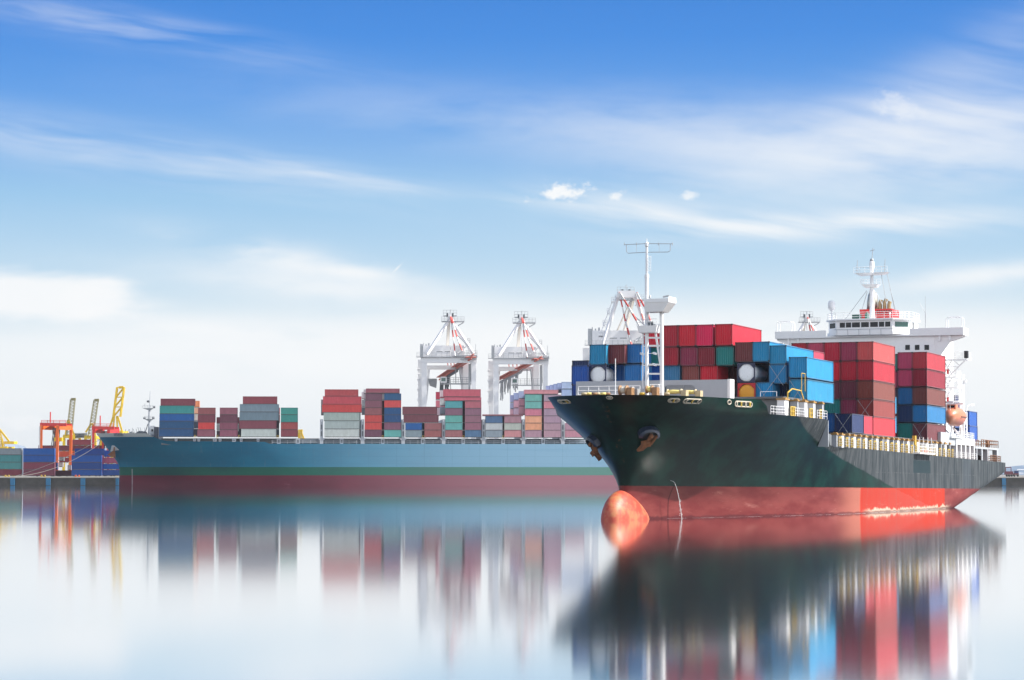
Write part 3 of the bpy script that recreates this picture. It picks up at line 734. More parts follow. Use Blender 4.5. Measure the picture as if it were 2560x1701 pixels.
m_ = MB(); m_.tube([(c0.x,AH+1,zr),(c0.x,AH+1,c0.z-.8)], .12, 8); m_.lathe((c0.x,AH+1,c0.z-.8), [(-.3,.3),(0,.5),(.2,.62),(1.1,.62),(1.4,.4),(1.5,.1)], 'z', 14)
m_.build('satellite_dome', M_WHITE, wh)
m_ = MB(); c0 = ona(2310,819,AH); m_.tube([(c0.x,AH+1,z_wt-.5),(c0.x,AH+1,z_wt+2.6)], .08, 5); m_.tube([(c0.x,AH+1,z_wt+2.6),(c0.x,AH+1,z_wt+5.4)], .03, 4); m_.tube([(c0.x,AH+1,z_wt+2.6),(c0.x-1.,AH+1,z_wt+4.4)], .035, 4)
m_.build('whip_aerial', M_STEEL, wing)
m_ = MB()
for px in (2225,2250,2262,2272,2255): 
    c0 = ona(px, 785, AH+3); m_.tube([(c0.x,AH+3,zr),(c0.x,AH+3,c0.z+rnd.uniform(-.2,.6))], .05, 5)
    m_.lathe((c0.x,AH+3,c0.z-.1), [(0,.12),(.25,.2),(.35,.08)], 'z', 8)
m_.build('roof_aerial', M_WHITE, wh)
# open stairs and galleries on the port side
m_ = MB()
for py, x1 in ((898,15.6),(942,13.9),(968,14.1),(1002,14.3)):
    A0 = AH+4; z = ona(2365, py, A0).z
    m_.box(11.31, x1, A0, A0+3.5, z-.18, z); m_.rail([(11.4,A0,z),(x1,A0,z),(x1,A0+3.5,z)], 1.2, 4, .6, .04)
    m_.tube([(11.5,A0+1,z),(12.9,A0+1,z-2.4)], .1, 4); m_.tube([(12.9,A0+1.6,z),(11.5,A0+1.6,z-2.4)], .1, 4)
z = ona(2365, 898, AH+4).z
m_.bar((15.5,AH+4,z-.2),(12.0,AH+4,z-3.6),.22); m_.bar((14.5,AH+4,z-1.3),(11.4,AH+4,z-1.3),.16); m_.bar((13.5,AH+4,z-.2),(14.6,AH+4,z-1.2),.14)
gal = m_.build('side_gallery', M_WHITE, ship)
MB().box(15.3,15.9,AH+3.9,AH+4.6,z+.1,z+1.3).build('side_light', M_BLACK, gal)
m_ = MB()
for py in (935, 1005): 
    c0 = ona(2370, py, AH+4); m_.lathe((c0.x,AH+3.9,c0.z+.35), [(-.4,.18),(.4,.18)], 'z', 8)
m_.build('life_ring', M_RED, gal)
# provision crane behind the gallery
ACR = AH+10
p = ona(2405, 1032, ACR); q = ona(2405, 937, ACR)
m_ = MB(); m_.tube([p + Vector((0,0,-4)), q], .42, 10)
for py, w_ in ((940,.12),(978,.12)): m_.bar(ona(2381,py,ACR), ona(2405,py,ACR), w_)
m_.bar(ona(2368,953,ACR), ona(2404,951,ACR), .32); m_.bar(ona(2407,953,ACR), ona(2416,953,ACR), .5)
m_.build('provision_crane', M_WHITE, ship)
# after deckhouse, plates, stern gantry
zq = ztop(115)
AQ = 106.5
a, c = onb(2352,1082,15.4), onb(2390,1112,15.4)
m_ = MB(); m_.box(14.9, 15.4, a.y, c.y, onb(2370,1113,15.4).z, onb(2370,1082,15.4).z)
m_.build('side_screen', M_GREY, ship)
A0, A1 = onb(2391,1100,15.6).y, onb(2437,1100,15.6).y
z1_, z2_ = onb(2412,1100,15.6).z+.25, onb(2412,1113,15.6).z
dh = MB().box(4, 15.6, A0, A1, z2_, z1_).build('after_deckhouse', M_WHITE, ship)
for k in range(5):
    A = A0+.35 + (A1-A0-.7)*k/4
    MB().box(14.8, 15.597, A-.3, A+.3, ztop(A)-.1, z2_-.003).build('deck_pillar', M_WHITE, dh)
MB().box(13.2, 13.3, A0, A1, zq-.2, z2_-.003).build('inner_bulkhead', M_GREY, dh)
for A in (A0+1.5, A0+5.5, A1-2.5): MB().box(13.303, 13.36, A-.4, A+.4, zq-.1, zq+1.7).build('door', M_BRASS, dh)
m_ = MB(); m_.rail([(15.5,A0+.2,z1_),(15.5,A1-.2,z1_)], 1.0, 3, 1., .04); m_.rail([(15.9,A0,ztop(A0)),(15.9,A1,ztop(A1))], 1., 3, 1.4, .03); m_.build('railing', M_WHITE, dh)
g0, g1 = onb(2440,1120,15.3).y, onb(2498,1120,15.3).y
zg = onb(2470,1119,15.3).z
m_ = MB(); m_.box(4, 15.2, g0, g1, zg-.35, zg)
for A, wd in ((g0+1.2,.5),(g0+5,.7),(g0+9.5,.8),(g1-.9,1.1)): m_.box(14.4, 15.2, A-wd/2, A+wd/2, ztop(A)-.1, zg-.353)
sg = m_.build('stern_gantry', M_GREY, ship)
m_ = MB(); m_.rail([(15.1,g0+5,zg),(15.1,g1,zg),(6,g1,zg)], 1.25, 2, 1.6, .07); m_.rail([(15.1,g0,zg),(15.1,g0+3,zg)], 1.1, 2, 1.5, .06)
m_.bar((15.1,g0+9.6,ztop(130)),(15.1,g0+9.6,zg+.2),.22); m_.lathe((15.1,g0+9.6,zg+.6),[(-.6,.25),(.6,.25)],'z',8)
m_.build('rusty_rail', M_RUST, sg)
m_ = MB(); m_.rail([(15.6,131,ztop(131)),(15.3,140.6,ztop(140)),(4,140.8,ztop(140))], 1.1, 3, 1.2, .06); m_.build('stern_rail', M_RUST, ship)
m_ = MB()
for A in (A1+1.5, A1+6): m_.lathe((15.0,A,ztop(A)), [(0,.3),(.7,.3),(.75,.42),(.95,.35)], 'z', 8)
m_.build('stern_bollard', M_BLACK, ship)
# lifeboat in its davits
AL = A0+2.5
c = onb(2388,1043,15.4)
mb_ = MB(); nl, nr_ = 14, 14; vs = []; fs = []
Lb, Hb, Bb = 4.3, 1.55, 1.5
for i in range(nl+1):
    u = -1 + 2*i/nl; e = max(.04, (1-abs(u)**2.6))**.55
    for k in range(nr_):
        a = 2*math.pi*k/nr_; zz = math.sin(a); xx = math.cos(a)
        vs.append((xx*Bb*e*(1 if zz > -.2 else .85), u*Lb, zz*Hb*(e*.75+.25*(1-abs(u)**4)) * (1.05 if zz > 0 else 1.0)))
for i in range(nl):
    for k in range(nr_): fs.append((i*nr_+k, i*nr_+(k+1)%nr_, (i+1)*nr_+(k+1)%nr_, (i+1)*nr_+k))
fs.append(tuple(range(nr_))); fs.append(tuple(nl*nr_+k for k in range(nr_)))
mb_.add(vs, fs, True)
LM = MS @ Matrix.Translation(c)
lb = thing('lifeboat', LM, 'enclosed orange lifeboat hanging in white davits behind the white bridge block', 'lifeboat')
mb_.build('hull', M_LIFE, lb)
m_ = MB(); m_.box(-.7,.7,-2.6,-.9,1.25,1.95); m_.build('cockpit', M_LIFE, lb)
MB().box(-.5,.5,-2.66,-2.603,1.45,1.8).build('window', M_GLASS, lb)
m_ = MB()
for y in (-4.2,): pass
m_.box(1.40,1.53,-1.7,1.7,-.05,.05); m_.box(-1.53,-1.40,-1.7,1.7,-.05,.05); m_.build('rubbing_strake', M_BLACK, lb)
m_ = MB()
for dA in (-3.4, 3.2):
    y = c.y+dA; zb_ = z1_
    m_.bar((c.x-2.6,y,zb_),(c.x-2.2,y,c.z+2.2),.35); m_.bar((c.x-2.2,y,c.z+2.2),(c.x+.6,y,c.z+2.3),.28); m_.bar((c.x-2.5,y,c.z-.2),(c.x+.3,y,zb_),.3); m_.bar((c.x+.1,y,zb_),(c.x+.2,y,c.z-1.6),.25); m_.tube([(c.x,y,c.z+2.2),(c.x,y,c.z+.8)],.04,4)
m_.bar((c.x+.3,c.y-4.,zb_),(c.x+.3,c.y+3.8,zb_),.2); m_.bar((c.x-2.4,c.y-5.5,z1_-1),(c.x-2.2,c.y-3.4,c.z+2.4),.4)
m_.rail([(c.x+.4,c.y+3.9,c.z-1.2),(c.x+.4,c.y+6.4,c.z-1.2)], 2.2, 4, .8, .05); m_.bar((c.x+.4,c.y+4,z1_),(c.x+.4,c.y+4,c.z+1),.25); m_.bar((c.x+.4,c.y+6.3,z1_),(c.x+.4,c.y+6.3,c.z+1),.25)
for k in range(6): m_.bar((c.x+.4,c.y+5.4,z1_+.6*k),(c.x+.4,c.y+6.3,z1_+.6*k),.08)
m_.build('davit', M_WHITE, ship)
m_ = MB(); m_.tube([(c.x+.4,c.y+6.2,c.z+1),(c.x+.5,c.y+6.4,c.z+2.),(c.x+1.,c.y+7.2,c.z+2.3)], .07, 5); m_.bar((c.x+.9,c.y+7.1,c.z+2.2),(c.x+1.3,c.y+7.6,c.z+2.3),.35); m_.build('floodlight', M_WHITE, ship)

# ------------------------------------------------------------------ water running from the side and the bow wave
m, t, b = base_mat('white_water'); b.inputs['Base Color'].default_value = (.75,.78,.8,1); b.inputs['Roughness'].default_value = .6
p = hit_side(1674, 1202); q = hit_side(1698, 1292)
m_ = MB(); pts = []
for k in range(13):
    u = k/12; pts.append((p.x + .15 + 1.1*u**.5, p.y + 1.0*u + rnd.uniform(-.06,.06), p.z*(1 - u**1.6)))
m_.tube(pts, .015, 5, .045)
for k in range(26):
    u = rnd.random()**.6; i = min(11, int(u*12)); c = Vector(pts[i]) + Vector((rnd.uniform(-.2,.2),rnd.uniform(-.25,.25),rnd.uniform(-.2,.2)))*u
    m_.lathe(tuple(c), [(-.05,.01),(0,.05*u+.02),(.05,.01)], 'z', 5)
o = m_.build('water_jet', m); o.matrix_world = MS; tag(o, 'thin white stream of water pouring from the dark hull near the bow', 'water stream')
m_ = MB()                                                                 # broken foam along the waterline
for k in range(70):
    A = 6 + 92*rnd.random(); L = rnd.uniform(.6, 3.2); w_ = rnd.uniform(.08, .38); n = 6
    for i in range(n):
        a0, a1 = A + L*i/n, A + L*(i+1)/n; e0, e1 = math.sin(math.pi*i/n), math.sin(math.pi*(i+1)/n)
        zz_ = lambda a: .0086*a + .005*half(a,0) + .012
        m_.add([(half(a0,.1)+.02,a0,zz_(a0)),(half(a1,.1)+.02,a1,zz_(a1)),(half(a1,.1)+.05+w_*e1,a1,zz_(a1)),(half(a0,.1)+.05+w_*e0,a0,zz_(a0))], [(0,1,2,3)])
o = m_.build('foam', m); o.matrix_world = MS; o['kind'] = 'stuff'
# ------------------------------------------------------------------ containers of the near ship
MESH = {}
def ribs(n, L, d):
    """trapezoid profile along 0..L: list of (t, depth)"""
    out = [(0, 0)]; p = L/n
    for k in range(n):
        o = k*p; out += [(o+p*.12, 0), (o+p*.30, d), (o+p*.62, d), (o+p*.80, 0)]
    out.append((L, 0)); return out
def body_mesh(L, Wd, Hh):
    key = ('b', round(L,2), round(Wd,2), round(Hh,2))
    if key in MESH: return MESH[key]
    m_ = MB(); i = .07; x0, x1, y0, y1, z0, z1 = -Wd+i, -i, i, L-i, .16, Hh-.12
    def wall(P, n, ln, d):
        pr_ = ribs(n, ln, d); vs = []
        for tt, dd in pr_: vs += [P(tt, dd, z0), P(tt, dd, z1)]
        m_.add(vs, [(2*k, 2*k+2, 2*k+3, 2*k+1) for k in range(len(pr_)-1)])
    wall(lambda tt, dd, z: (x0+tt, y0+dd, z), 9, x1-x0, .085)
    wall(lambda tt, dd, z: (x0+tt, y1-dd, z), 9, x1-x0, .045)
    n = 22 if L < 8 else 42
    wall(lambda tt, dd, z: (x1-dd, y0+tt, z), n, y1-y0, .036)
    wall(lambda tt, dd, z: (x0+dd, y0+tt, z), n, y1-y0, .036)
    m_.box(x0, x1, y0, y1, z1-.02, z1+.06); m_.box(x0, x1, y0, y1, z0-.06, z0)
    me = m_.mesh('container_body'); me.materials.append(M_PAINT); MESH[key] = me; return me
def frame_mesh(L, Wd, Hh):
    key = ('f', round(L,2), round(Wd,2), round(Hh,2))
    if key in MESH: return MESH[key]
    m_ = MB(); s_ = .11
    for x in (-Wd, -s_):
        for y in (0, L-s_): m_.box(x, x+s_, y, y+s_, .18, Hh-.18)
    for y in (.012, L-s_-.012):
        m_.box(-Wd+s_+.002, -s_-.002, y, y+s_, .02, .15); m_.box(-Wd+s_+.002, -s_-.002, y, y+s_, Hh-.13, Hh-.01)
    for x in (-Wd+.012, -s_-.012):
        m_.box(x, x+s_, s_+.015, L-s_-.015, .02, .15); m_.box(x, x+s_, s_+.015, L-s_-.015, Hh-.11, Hh-.01)
    nf = len(m_.f); s_ = .17
    for x in (-Wd-.006, -s_+.006):
        for y in (-.006, L-s_+.006):
            m_.box(x, x+s_, y, y+s_, -.02, .175); m_.box(x, x+s_, y, y+s_, Hh-.175, Hh)
    me = m_.mesh('container_frame'); me.materials.append(M_PAINT); me.materials.append(M_CAST)
    for p in me.polygons[nf:]: p.material_index = 1                       # corner castings
    MESH[key] = me; return me
M_CAST = mat('corner_casting', (.035,.03,.03), .7, var=.4)
def near_box(M, L, Wd, Hh, colr, label, group, rods=False):
    o = thing('shipping_container', M, label, 'container', group)
    link('body', body_mesh(L, Wd, Hh), o, None, colr)
    link('frame', frame_mesh(L, Wd, Hh), o, None, tuple(x*.55 + .01 for x in colr))
    if rods:
        for xa, xb in ((-Wd+.1, -.35), (-.1, -Wd+.35)):
            MB().tube([(xa,-.12,Hh-.1),(xb,-.3,-.25)], .03, 5).build('lashing_rod', M_STEEL, o)
    return o
def tank_box(M, L, Wd, Hh, fc, tm, label, group):
    o = thing('tank_container', M, label, 'tank container', group)
    m_ = MB(); s_ = .14
    for x in (-Wd, -s_):
        for y in (0, L-s_): m_.box(x, x+s_, y, y+s_, 0, Hh)
    for y in (0.01, L-s_-.01):
        m_.box(-Wd+s_, -s_, y, y+s_, .0, .16); m_.box(-Wd+s_, -s_, y, y+s_, Hh-.16, Hh)
        g = .62
        for sx in (0, 1):
            xx = lambda v: -Wd+s_+v if sx == 0 else -s_-v
            m_.prism([(xx(0),.16),(xx(g),.16),(xx(0),.16+g)], 'y', y+.01, y+.06); m_.prism([(xx(0),Hh-.16),(xx(0),Hh-.16-g),(xx(g),Hh-.16)], 'y', y+.01, y+.06)
    for x in (-Wd+.01, -s_-.01): m_.box(x, x+s_, s_, L-s_, 0.01, .12)
    m_.build('frame', M_PAINT, o, color=fc)
    r = min(Wd, Hh)/2 - .06; n = 20; pr_ = [(.20,r*.93),(.22,r),(L*.30,r),(L-.55,r),(L-.3,r*.8),(L-.22,r*.4)]
    MB().lathe((-Wd/2, 0, Hh/2), [(.1,r*.55),(.13,r*.80)] + pr_, 'y', n).build('tank', tm, o)
    return o
GN = 'containers stacked on the black ship'
RED, CRIM, PINK, WINE, MAR, DMAR, BRN = sh(206,12,46), sh(172,8,42), sh(224,24,88), sh(142,34,70), sh(112,44,48), sh(88,28,44), sh(140,64,60)
ROY, AZU, STL, NAV, TEA, LTE, SAL, PUR = sh(0,82,168), sh(8,140,186), sh(60,130,172), sh(8,44,96), sh(6,124,122), sh(60,150,150), sh(190,62,88), sh(58,28,58)
def put(px, py, A, Hh, colr, label, L=12.19, Wd=2.5, rods=False, rightpx=None):
    v = ona(px, py, A)
    return near_box(MS @ Matrix.Translation((v.x, A, v.z - Hh)), L, Wd, Hh, colr, label, GN, rods)
H27 = 2.68
# top row behind the foremast
for px, py, c_, l_ in ((1650,815,RED,'bright red container at the left end of the topmost row behind the foremast'),
        (1694.5,813,CRIM,'crimson container just right of the foremast in the topmost red row'),
        (1739,812,RED,'bright red container in the middle of the topmost red row behind the breakwater'),
        (1783,811,PINK,'hot pink container in the topmost red row behind the breakwater'),
        (1831,809.5,RED,'red container with long sunlit side at the right end of the topmost row')):
    put(px, py, 28, 2.9, c_, l_, Wd=2.46)
for px, py, c_, l_ in ((1650,867,TEA,'teal container seen between the foremast posts under a red one'),(1696,867,CRIM,'dark crimson container in second row right of the foremast'),
        (1743,867,WINE,'wine coloured container in second row under a bright red one'),(1787,867,sh(132,6,38),'deep crimson container in second row below the hot pink one'),
        (1834,866,TEA,'teal container in second row below the sunlit red end container')):
    put(px, py, 28.3, 2.55, c_, l_, Wd=2.46)
for px, py, c_, l_, L in ((1650,910,ROY,'royal blue container behind the foremast ladder just above the breakwater',12.19),(1700,910,STL,'steel blue container above the breakwater right of the foremast',12.19),
        (1748,909.5,BRN,'brown container with rusty streaks above the breakwater between blue and red ones',12.19),(1794,909,RED,'short red container with bright side at the right end above the breakwater',6.06)):
    put(px, py, 28.6, 2.5, c_, l_, L, Wd=2.46)
# left part
put(1471, 913.5, 22, 2.6, ROY, 'royal blue container at the far left edge, upper of two', 6.06, 2.46)
put(1471.3, 961, 22, 2.6, sh(0,62,140), 'blue container at the far left edge, lower of two and half hidden', 6.06, 2.46)
put(1471, 901, 30, 2.6, NAV, 'navy container showing as a strip above the far left blue one', 12.19, 2.46)
put(1515, 861, 22.5, 2.72, AZU, 'azure container standing on the left white tank container', 6.06, 2.4)
v = ona(1515, 913, 22.5)
tank_box(MS @ Matrix.Translation((v.x, 22.5, v.z-2.6)), 6.06, 2.44, 2.6, sh(22,36,72), M_TANK, 'white tank container in navy frame at the left, under an azure container', GN)
put(1515.5, 961, 22.5, 2.4, NAV, 'navy container hidden behind the left end of the grey breakwater', 6.06, 2.44)
put(1561.5, 861, 23.5, 2.6, sh(108,34,44), 'dark red container between two azure ones in the left upper row', 6.06, 2.46)
put(1561.5, 911, 25.8, 2.6, sh(0,92,165), 'blue container set back beside the left white tank', 12.19, 2.3)
put(1603, 860, 24.5, 2.6, sh(0,108,174), 'azure container with dark patch left of the foremast in the upper row', 6.06, 2.46)
put(1603, 911, 24.5, 2.6, sh(8,112,178), 'azure container left of the foremast resting just above the breakwater', 6.06, 2.46)
# right part of the front bay
put(1881.6, 855, 28, 2.65, MAR, 'maroon container standing on the right white tank container', Wd=2.46)
v = ona(1887, 907, 27.6)
tank_box(MS @ Matrix.Translation((v.x, 27.6, v.z-2.62)), 6.06, 2.44, 2.62, sh(28,36,68), M_TANK, 'white tank container in navy frame at the right, under a maroon container', GN)
v = ona(1888, 958, 27.6)
M_OTANK = mat('orange_tank', (.86,.36,.02), .4, var=.06)
tank_box(MS @ Matrix.Translation((v.x, 27.6, v.z-2.62)), 6.06, 2.44, 2.62, sh(190,26,36), M_OTANK, 'orange tank container in a red frame just above the bulwark', GN)
put(1842, 912, 33, 2.68, DMAR, 'dark maroon container set back left of the right white tank')
put(1842.5, 962, 33, 2.68, sh(0,84,150), 'blue container set back left of the orange tank')
put(1923.6, 853.6, 28, 2.68, AZU, 'azure container in the top row right of the maroon one', Wd=2.4)
put(1924, 905, 35, 2.68, PUR, 'dark purple container set back behind the right white tank')
put(1933, 956, 28, 2.68, sh(0,138,192), 'azure container with pale side and lashing rods right of the orange tank', 6.06, 2.44, True)
put(1966, 863, 28.2, 2.5, AZU, 'azure container with pale side, top of the stack right of two top row ones', Wd=2.4)
put(1966, 911, 28.2, 2.55, sh(0,124,176), 'azure container streaked with graffiti under another azure container', Wd=2.4, rods=True)
put(1968, 960, 31, 2.68, NAV, 'navy container sliver between two azure containers near the yellow frame')
put(2017, 892, 28, 2.78, sh(0,142,196), 'azure container with wide pale side, upper of the two at the ship side', Wd=2.46)
put(2018, 948, 28, 2.78, sh(6,138,184), 'azure container with wide dusty side and lashing rods, lower at the ship side', Wd=2.46, rods=True)
put(1997, 869, 42, 2.68, SAL, 'pink red container peeping out behind the azure stack tops')
# low bay
put(2130, 1034, 47, 2.68, sh(6,40,92), 'navy container crossed by two lashing rods on the deck edge', 6.06, 2.46, True)
put(2087, 1033, 47, 2.68, sh(0,92,160), 'blue container partly hidden left of the crossed navy one', 6.06, 2.46)
put(2154, 1038, 55.5, 2.68, sh(196,50,72), 'salmon sided container between the navy one and the tall red stack', 6.06, 2.46)
# tall red block
A2 = 64.6
zt2 = [25.56, 22.71, 19.78, 17.08, 14.5]; hh2 = [2.8, 2.88, 2.66, 2.55, 2.7]
xs2 = [2180, 2140.6, 2098, 2059, 2016.5]
g2 = [[sh(198,78,78), sh(178,20,46), sh(122,56,46), sh(138,50,46), sh(206,44,58)],
      [sh(150,38,76), sh(174,8,44), sh(98,34,54), sh(126,38,72), DMAR],
      [sh(184,10,52), RED, sh(104,36,58), TEA, NAV],
      [sh(188,66,98), WINE], [CRIM, DMAR]]
n2 = [['rusty rose container with pale sunlit side at the top corner of the tall red block', 'crimson container with bright red side, second from top at the tall block corner',
       'maroon container with orange sunlit side, third from top at the tall block corner', 'dark red container with orange side and lashing rods, fourth down at the tall block corner',
       'red container with pink red side at the foot of the tall red block'],
      ['mottled wine container in the top row of the tall red block', 'red container in second row of the tall block, left of the corner', 'maroon container in third row of the tall block, left of the corner',
       'wine container with a darker patch in the fourth row of the tall block', 'dark maroon container low in the tall block behind the navy one'],
      ['vivid crimson container in the middle of the top row of the tall block', 'red container in second row of the tall block beside azure stack', 'dark maroon container in third row of the tall block beside azure stack',
       'teal container in fourth row of the tall block beside azure stack', 'navy container at the foot of the tall block, mostly hidden'],
      ['pale rose container in the top row of the tall block', 'wine container in second row half hidden by the azure stack'],
      ['crimson container at the left end of the top row below the bridge', 'dark maroon container behind the azure stack at the tall block left end']]
for k, (px, cs, ns) in enumerate(zip(xs2, g2, n2)):
    v = ona(px, 856, A2)
    for zt_, h_, c_, l_, j in zip(zt2, hh2, cs, ns, range(5)):
        near_box(MS @ Matrix.Translation((13.3 - k*2.52, A2, zt_ - h_)), 12.19, 2.44, h_, c_, l_, GN, j == 3 and k == 0)
# low bay behind it
for j, l_ in enumerate(('upper light blue container between the tall block and the after block', 'middle light blue container between the tall block and the after block', 'lower light blue container between the tall block and the after block')):
    near_box(MS @ Matrix.Translation((11.0, 80.2, 14.3 - 2.68*j + (1.35 if j == 0 else 1.0))), 6.06, 2.44, 2.62, sh(60,160,205), l_, GN) if j < 2 else None
near_box(MS @ Matrix.Translation((12.9, 80.2, 11.7)), 6.06, 2.44, .0+2.62, sh(50,150,198), 'lowest light blue container between the tall block and the after block', GN) if False else None
# after block
A3 = 89.6
zt3 = [25.49, 22.73, 19.9, 17.11, 14.29]; hh3 = [2.68]*5
xs3 = [14.95, 12.6, 10.2, 7.7]
g3 = [[sh(180,44,60), sh(140,8,42), sh(112,52,46), sh(14,116,172), sh(100,34,44)],
      [sh(180,58,98), sh(188,62,100), sh(0,98,152), sh(4,38,84), sh(2,116,110)],
      [sh(14,128,122), sh(178,54,92), PUR, DMAR, sh(120,16,44)], [CRIM, WINE]]
n3 = [['crimson container with salmon side at the top corner of the after block', 'dark crimson container with vivid red side, second down at the after block corner', 'brown maroon container with orange side, third down at the after block corner',
       'blue container with light blue side, fourth down at the after block corner', 'dark plum container with salmon side and lashing rods at the after block foot'],
      ['rose pink container in the top row of the after block', 'rose pink container in second row of the after block', 'deep blue container in third row of the after block', 'navy container in fourth row of the after block', 'teal container at the foot of the after block'],
      ['teal container at the left end of the after block top row', 'rose container at the left end of the after block second row', 'dark purple container at the left end of the after block third row', 'dark maroon container at the left of the after block fourth row', 'dark red container beside the light blue ones at the after block foot'],
      ['crimson container hidden left of the after block teal one', 'wine container hidden left of the after block rose one']]
for k, (bx_, cs, ns) in enumerate(zip(xs3, g3, n3)):
    for zt_, h_, c_, l_, j in zip(zt3, hh3, cs, ns, range(5)):
        if k < 3: near_box(MS @ Matrix.Translation((bx_, A3, zt_ - h_ - (.25 if k == 2 else 0))), 12.19, 2.32, h_, c_, l_, GN, j == 4 and k == 0)
# aft of the house
for px, py, A, c_, l_ in ((2387,988,123.5,sh(10,40,92),'navy container behind the lifeboat, upper of three beside the white crane post'),(2387,1032,123.5,sh(0,72,140),'blue container right behind the orange lifeboat'),(2387,1074,123.5,sh(8,42,92),'navy container below the lifeboat behind the white davits'),
        (2423,1027.5,127.5,sh(0,84,170),'royal blue container at the stern, upper of two'),(2424,1064,127.5,sh(0,78,165),'royal blue container at the stern, lower of two')):
    put(px, py, A, 2.62, c_, l_, 6.06)
# ================================================================== quay and land
YQ = 962.; ZQ = 3.85
M_CONC = mat('quay_concrete', (.09,.085,.078), .85, var=.55, vs=.35, rust=.5, rustc=(.03,.028,.026))
M_CAP = mat('quay_cap', (.50,.46,.40), .8, var=.15, vs=.5)
M_APRON = mat('quay_apron', (.22,.21,.20), .9, var=.2, vs=.1)
o = MB().box(-1500, 1500, YQ, YQ+900, -6, ZQ-.52).build('quay_wall', M_CONC); o['kind'] = 'structure'
o = MB().box(-1500, 1500, YQ-.45, YQ+900, ZQ-.515, ZQ).build('quay', M_CAP); o['kind'] = 'structure'
o = MB().add([(-1500,YQ+2,ZQ+.006),(1500,YQ+2,ZQ+.006),(1500,YQ+899,ZQ+.006),(-1500,YQ+899,ZQ+.006)], [(0,1,2,3)]).build('apron', M_APRON); o['kind'] = 'structure'
def ridge(name, px0, px1, Y, prof, colr, depth):
    m_ = MB(); vs = []; n = 60
    for i in range(n+1):
        u = i/n; px = px0 + (px1-px0)*u; y = lerp(prof, px)
        p = onY(px, y, Y); z = p.z + rnd.uniform(-.02,.02)*max(2., p.z)
        for k in range(7):
            a = k/6; vs.append((p.x + rnd.uniform(-1,1), Y + depth*(a-.5), max(-2., z*math.sin(math.pi*a)*rnd.uniform(.93,1.04) if 0 < k < 6 else -2.)))
    for i in range(n):
        for k in range(6): m_.add([], [])
    m_.v = vs; m_.f = [(i*7+k, (i+1)*7+k, (i+1)*7+k+1, i*7+k+1) for i in range(n) for k in range(6)]; m_.sm = [True]*len(m_.f)
    o = m_.build(name, mat(name+'_cover', colr, .95, .1, var=.3, vs=.02)); o['kind'] = 'structure'
ridge('hill', 2470, 2760, 5200., [(2470,1186),(2500,1180),(2520,1172),(2530,1170),(2540,1166),(2552,1164.5),(2600,1162),(2660,1160),(2760,1186)], (.17,.24,.33), 900)
ridge('distant_hill', -90, 60, 5200., [(-90,1150),(-20,1128),(8,1112),(24,1107),(36,1112),(48,1120),(60,1190)], (.20,.25,.32), 900)
M_FEND = mat('fender_blue', (.02,.15,.30), .55, var=.3)
fo = []
def fender(px, w):
    p = onY(px, 1205, YQ-.5)
    m_ = MB(); m_.box(-w/2, w/2, -.55, .0, .15, 3.2)
    o = thing('fender', (p.x, YQ, 0), '', 'fender', 'blue rubber fenders on the quay wall'); del LAB['']
    m_.build('face_panel', M_FEND, o, Matrix.Translation((0,-.5,0)))
    m_ = MB(); m_.lathe((0,-.5,2.2), [(0,.55),(.48,.7)], 'y', 10); m_.lathe((0,-.5,1.0), [(0,.5),(.48,.62)], 'y', 10); m_.build('rubber_cone', M_BLACK, o)
    return o
for (px, w), l in zip(((31.8,2.0),(120.8,2.0),(207.5,2.0),(293.5,1.4),(2509.5,1.7)), ('blue fender on the quay under the grey and teal stack','blue fender on the quay under the maroon container near the orange gantry',
        'blue fender on the quay under the blue stack','blue fender beside the bow of the blue ship','blue fender on the quay behind the stern of the black ship')):
    o = fender(px, w); o['label'] = l; LAB[l] = o.name
M_OBOL = mat('bollard_orange', (.70,.30,.04), .6, var=.2)
for px, c_, l in ((18,M_YEL,'yellow bollard on the quay edge below the teal container'),(108,M_YEL,'yellow bollard on the quay edge left of the orange gantry'),(193.5,M_ORANGE,'orange bollard on the quay edge in front of the blue stack')):
    p = onY(px, 1190, YQ+.8); m_ = MB()
    for dx_ in (-.75, .75): m_.lathe((dx_,0,0), [(0,.35),(.55,.28),(.6,.45),(.8,.4)], 'z', 10)
    m_.box(-1.2,1.2,-.4,.4,0,.12); o = m_.build('bollard', c_); o.location = (p.x, YQ+.8, ZQ+.004); tag(o, l, 'bollard', 'bollards on the quay edge')

# ================================================================== the far ship
PSI = R(5); cps, sps = math.cos(PSI), math.sin(PSI)
P0 = onY(800, 1216, 900.); P0.z = 0
xp, yp = Vector((cps, sps, 0)), Vector((-sps, cps, 0))
def _b0():
    r = ray(298, 1213); q = P0 + yp*19                       # centre plane
    k = q.dot(yp)/r.dot(yp); return (r*k - q).dot(xp)
O2 = P0 + xp*_b0(); O2.z = 0
MB2 = Matrix(((xp.x, yp.x, 0, O2.x),(xp.y, yp.y, 0, O2.y),(0,0,1,0),(0,0,0,1)))
def bk(px, py, yo=0.):
    r = ray(px, py); q = O2 + yp*yo
    k = (q.dot(yp) - 0)/r.dot(yp); w_ = r*k; return Vector(((w_-O2).dot(xp), yo, w_.z + HC))
ship2 = thing('container_ship', MB2, 'long blue container ship with green and red waterline bands, moored behind', 'ship')
zA = bk(500,1103).z; zB = bk(900,1110).z; zF = bk(239,1082,19).z; zG, zR = bk(700,1168).z, bk(700,1189).z
xF = bk(239,1082,19).x; xs1 = bk(388,1090).x; xs2_ = bk(420,1101).x; xs3 = bk(662,1103).x; xs4 = bk(674,1110).x
ST2 = [(-3,0),(zG-.5,0),(zG+1.5,-.5),(zF,xF)]
BD2 = [(0,0),(.3,1.6),(1,3.4),(3,6.4),(6,9.4),(10,12.2),(16,15.4),(24,17.8),(34,18.9),(42,19)]
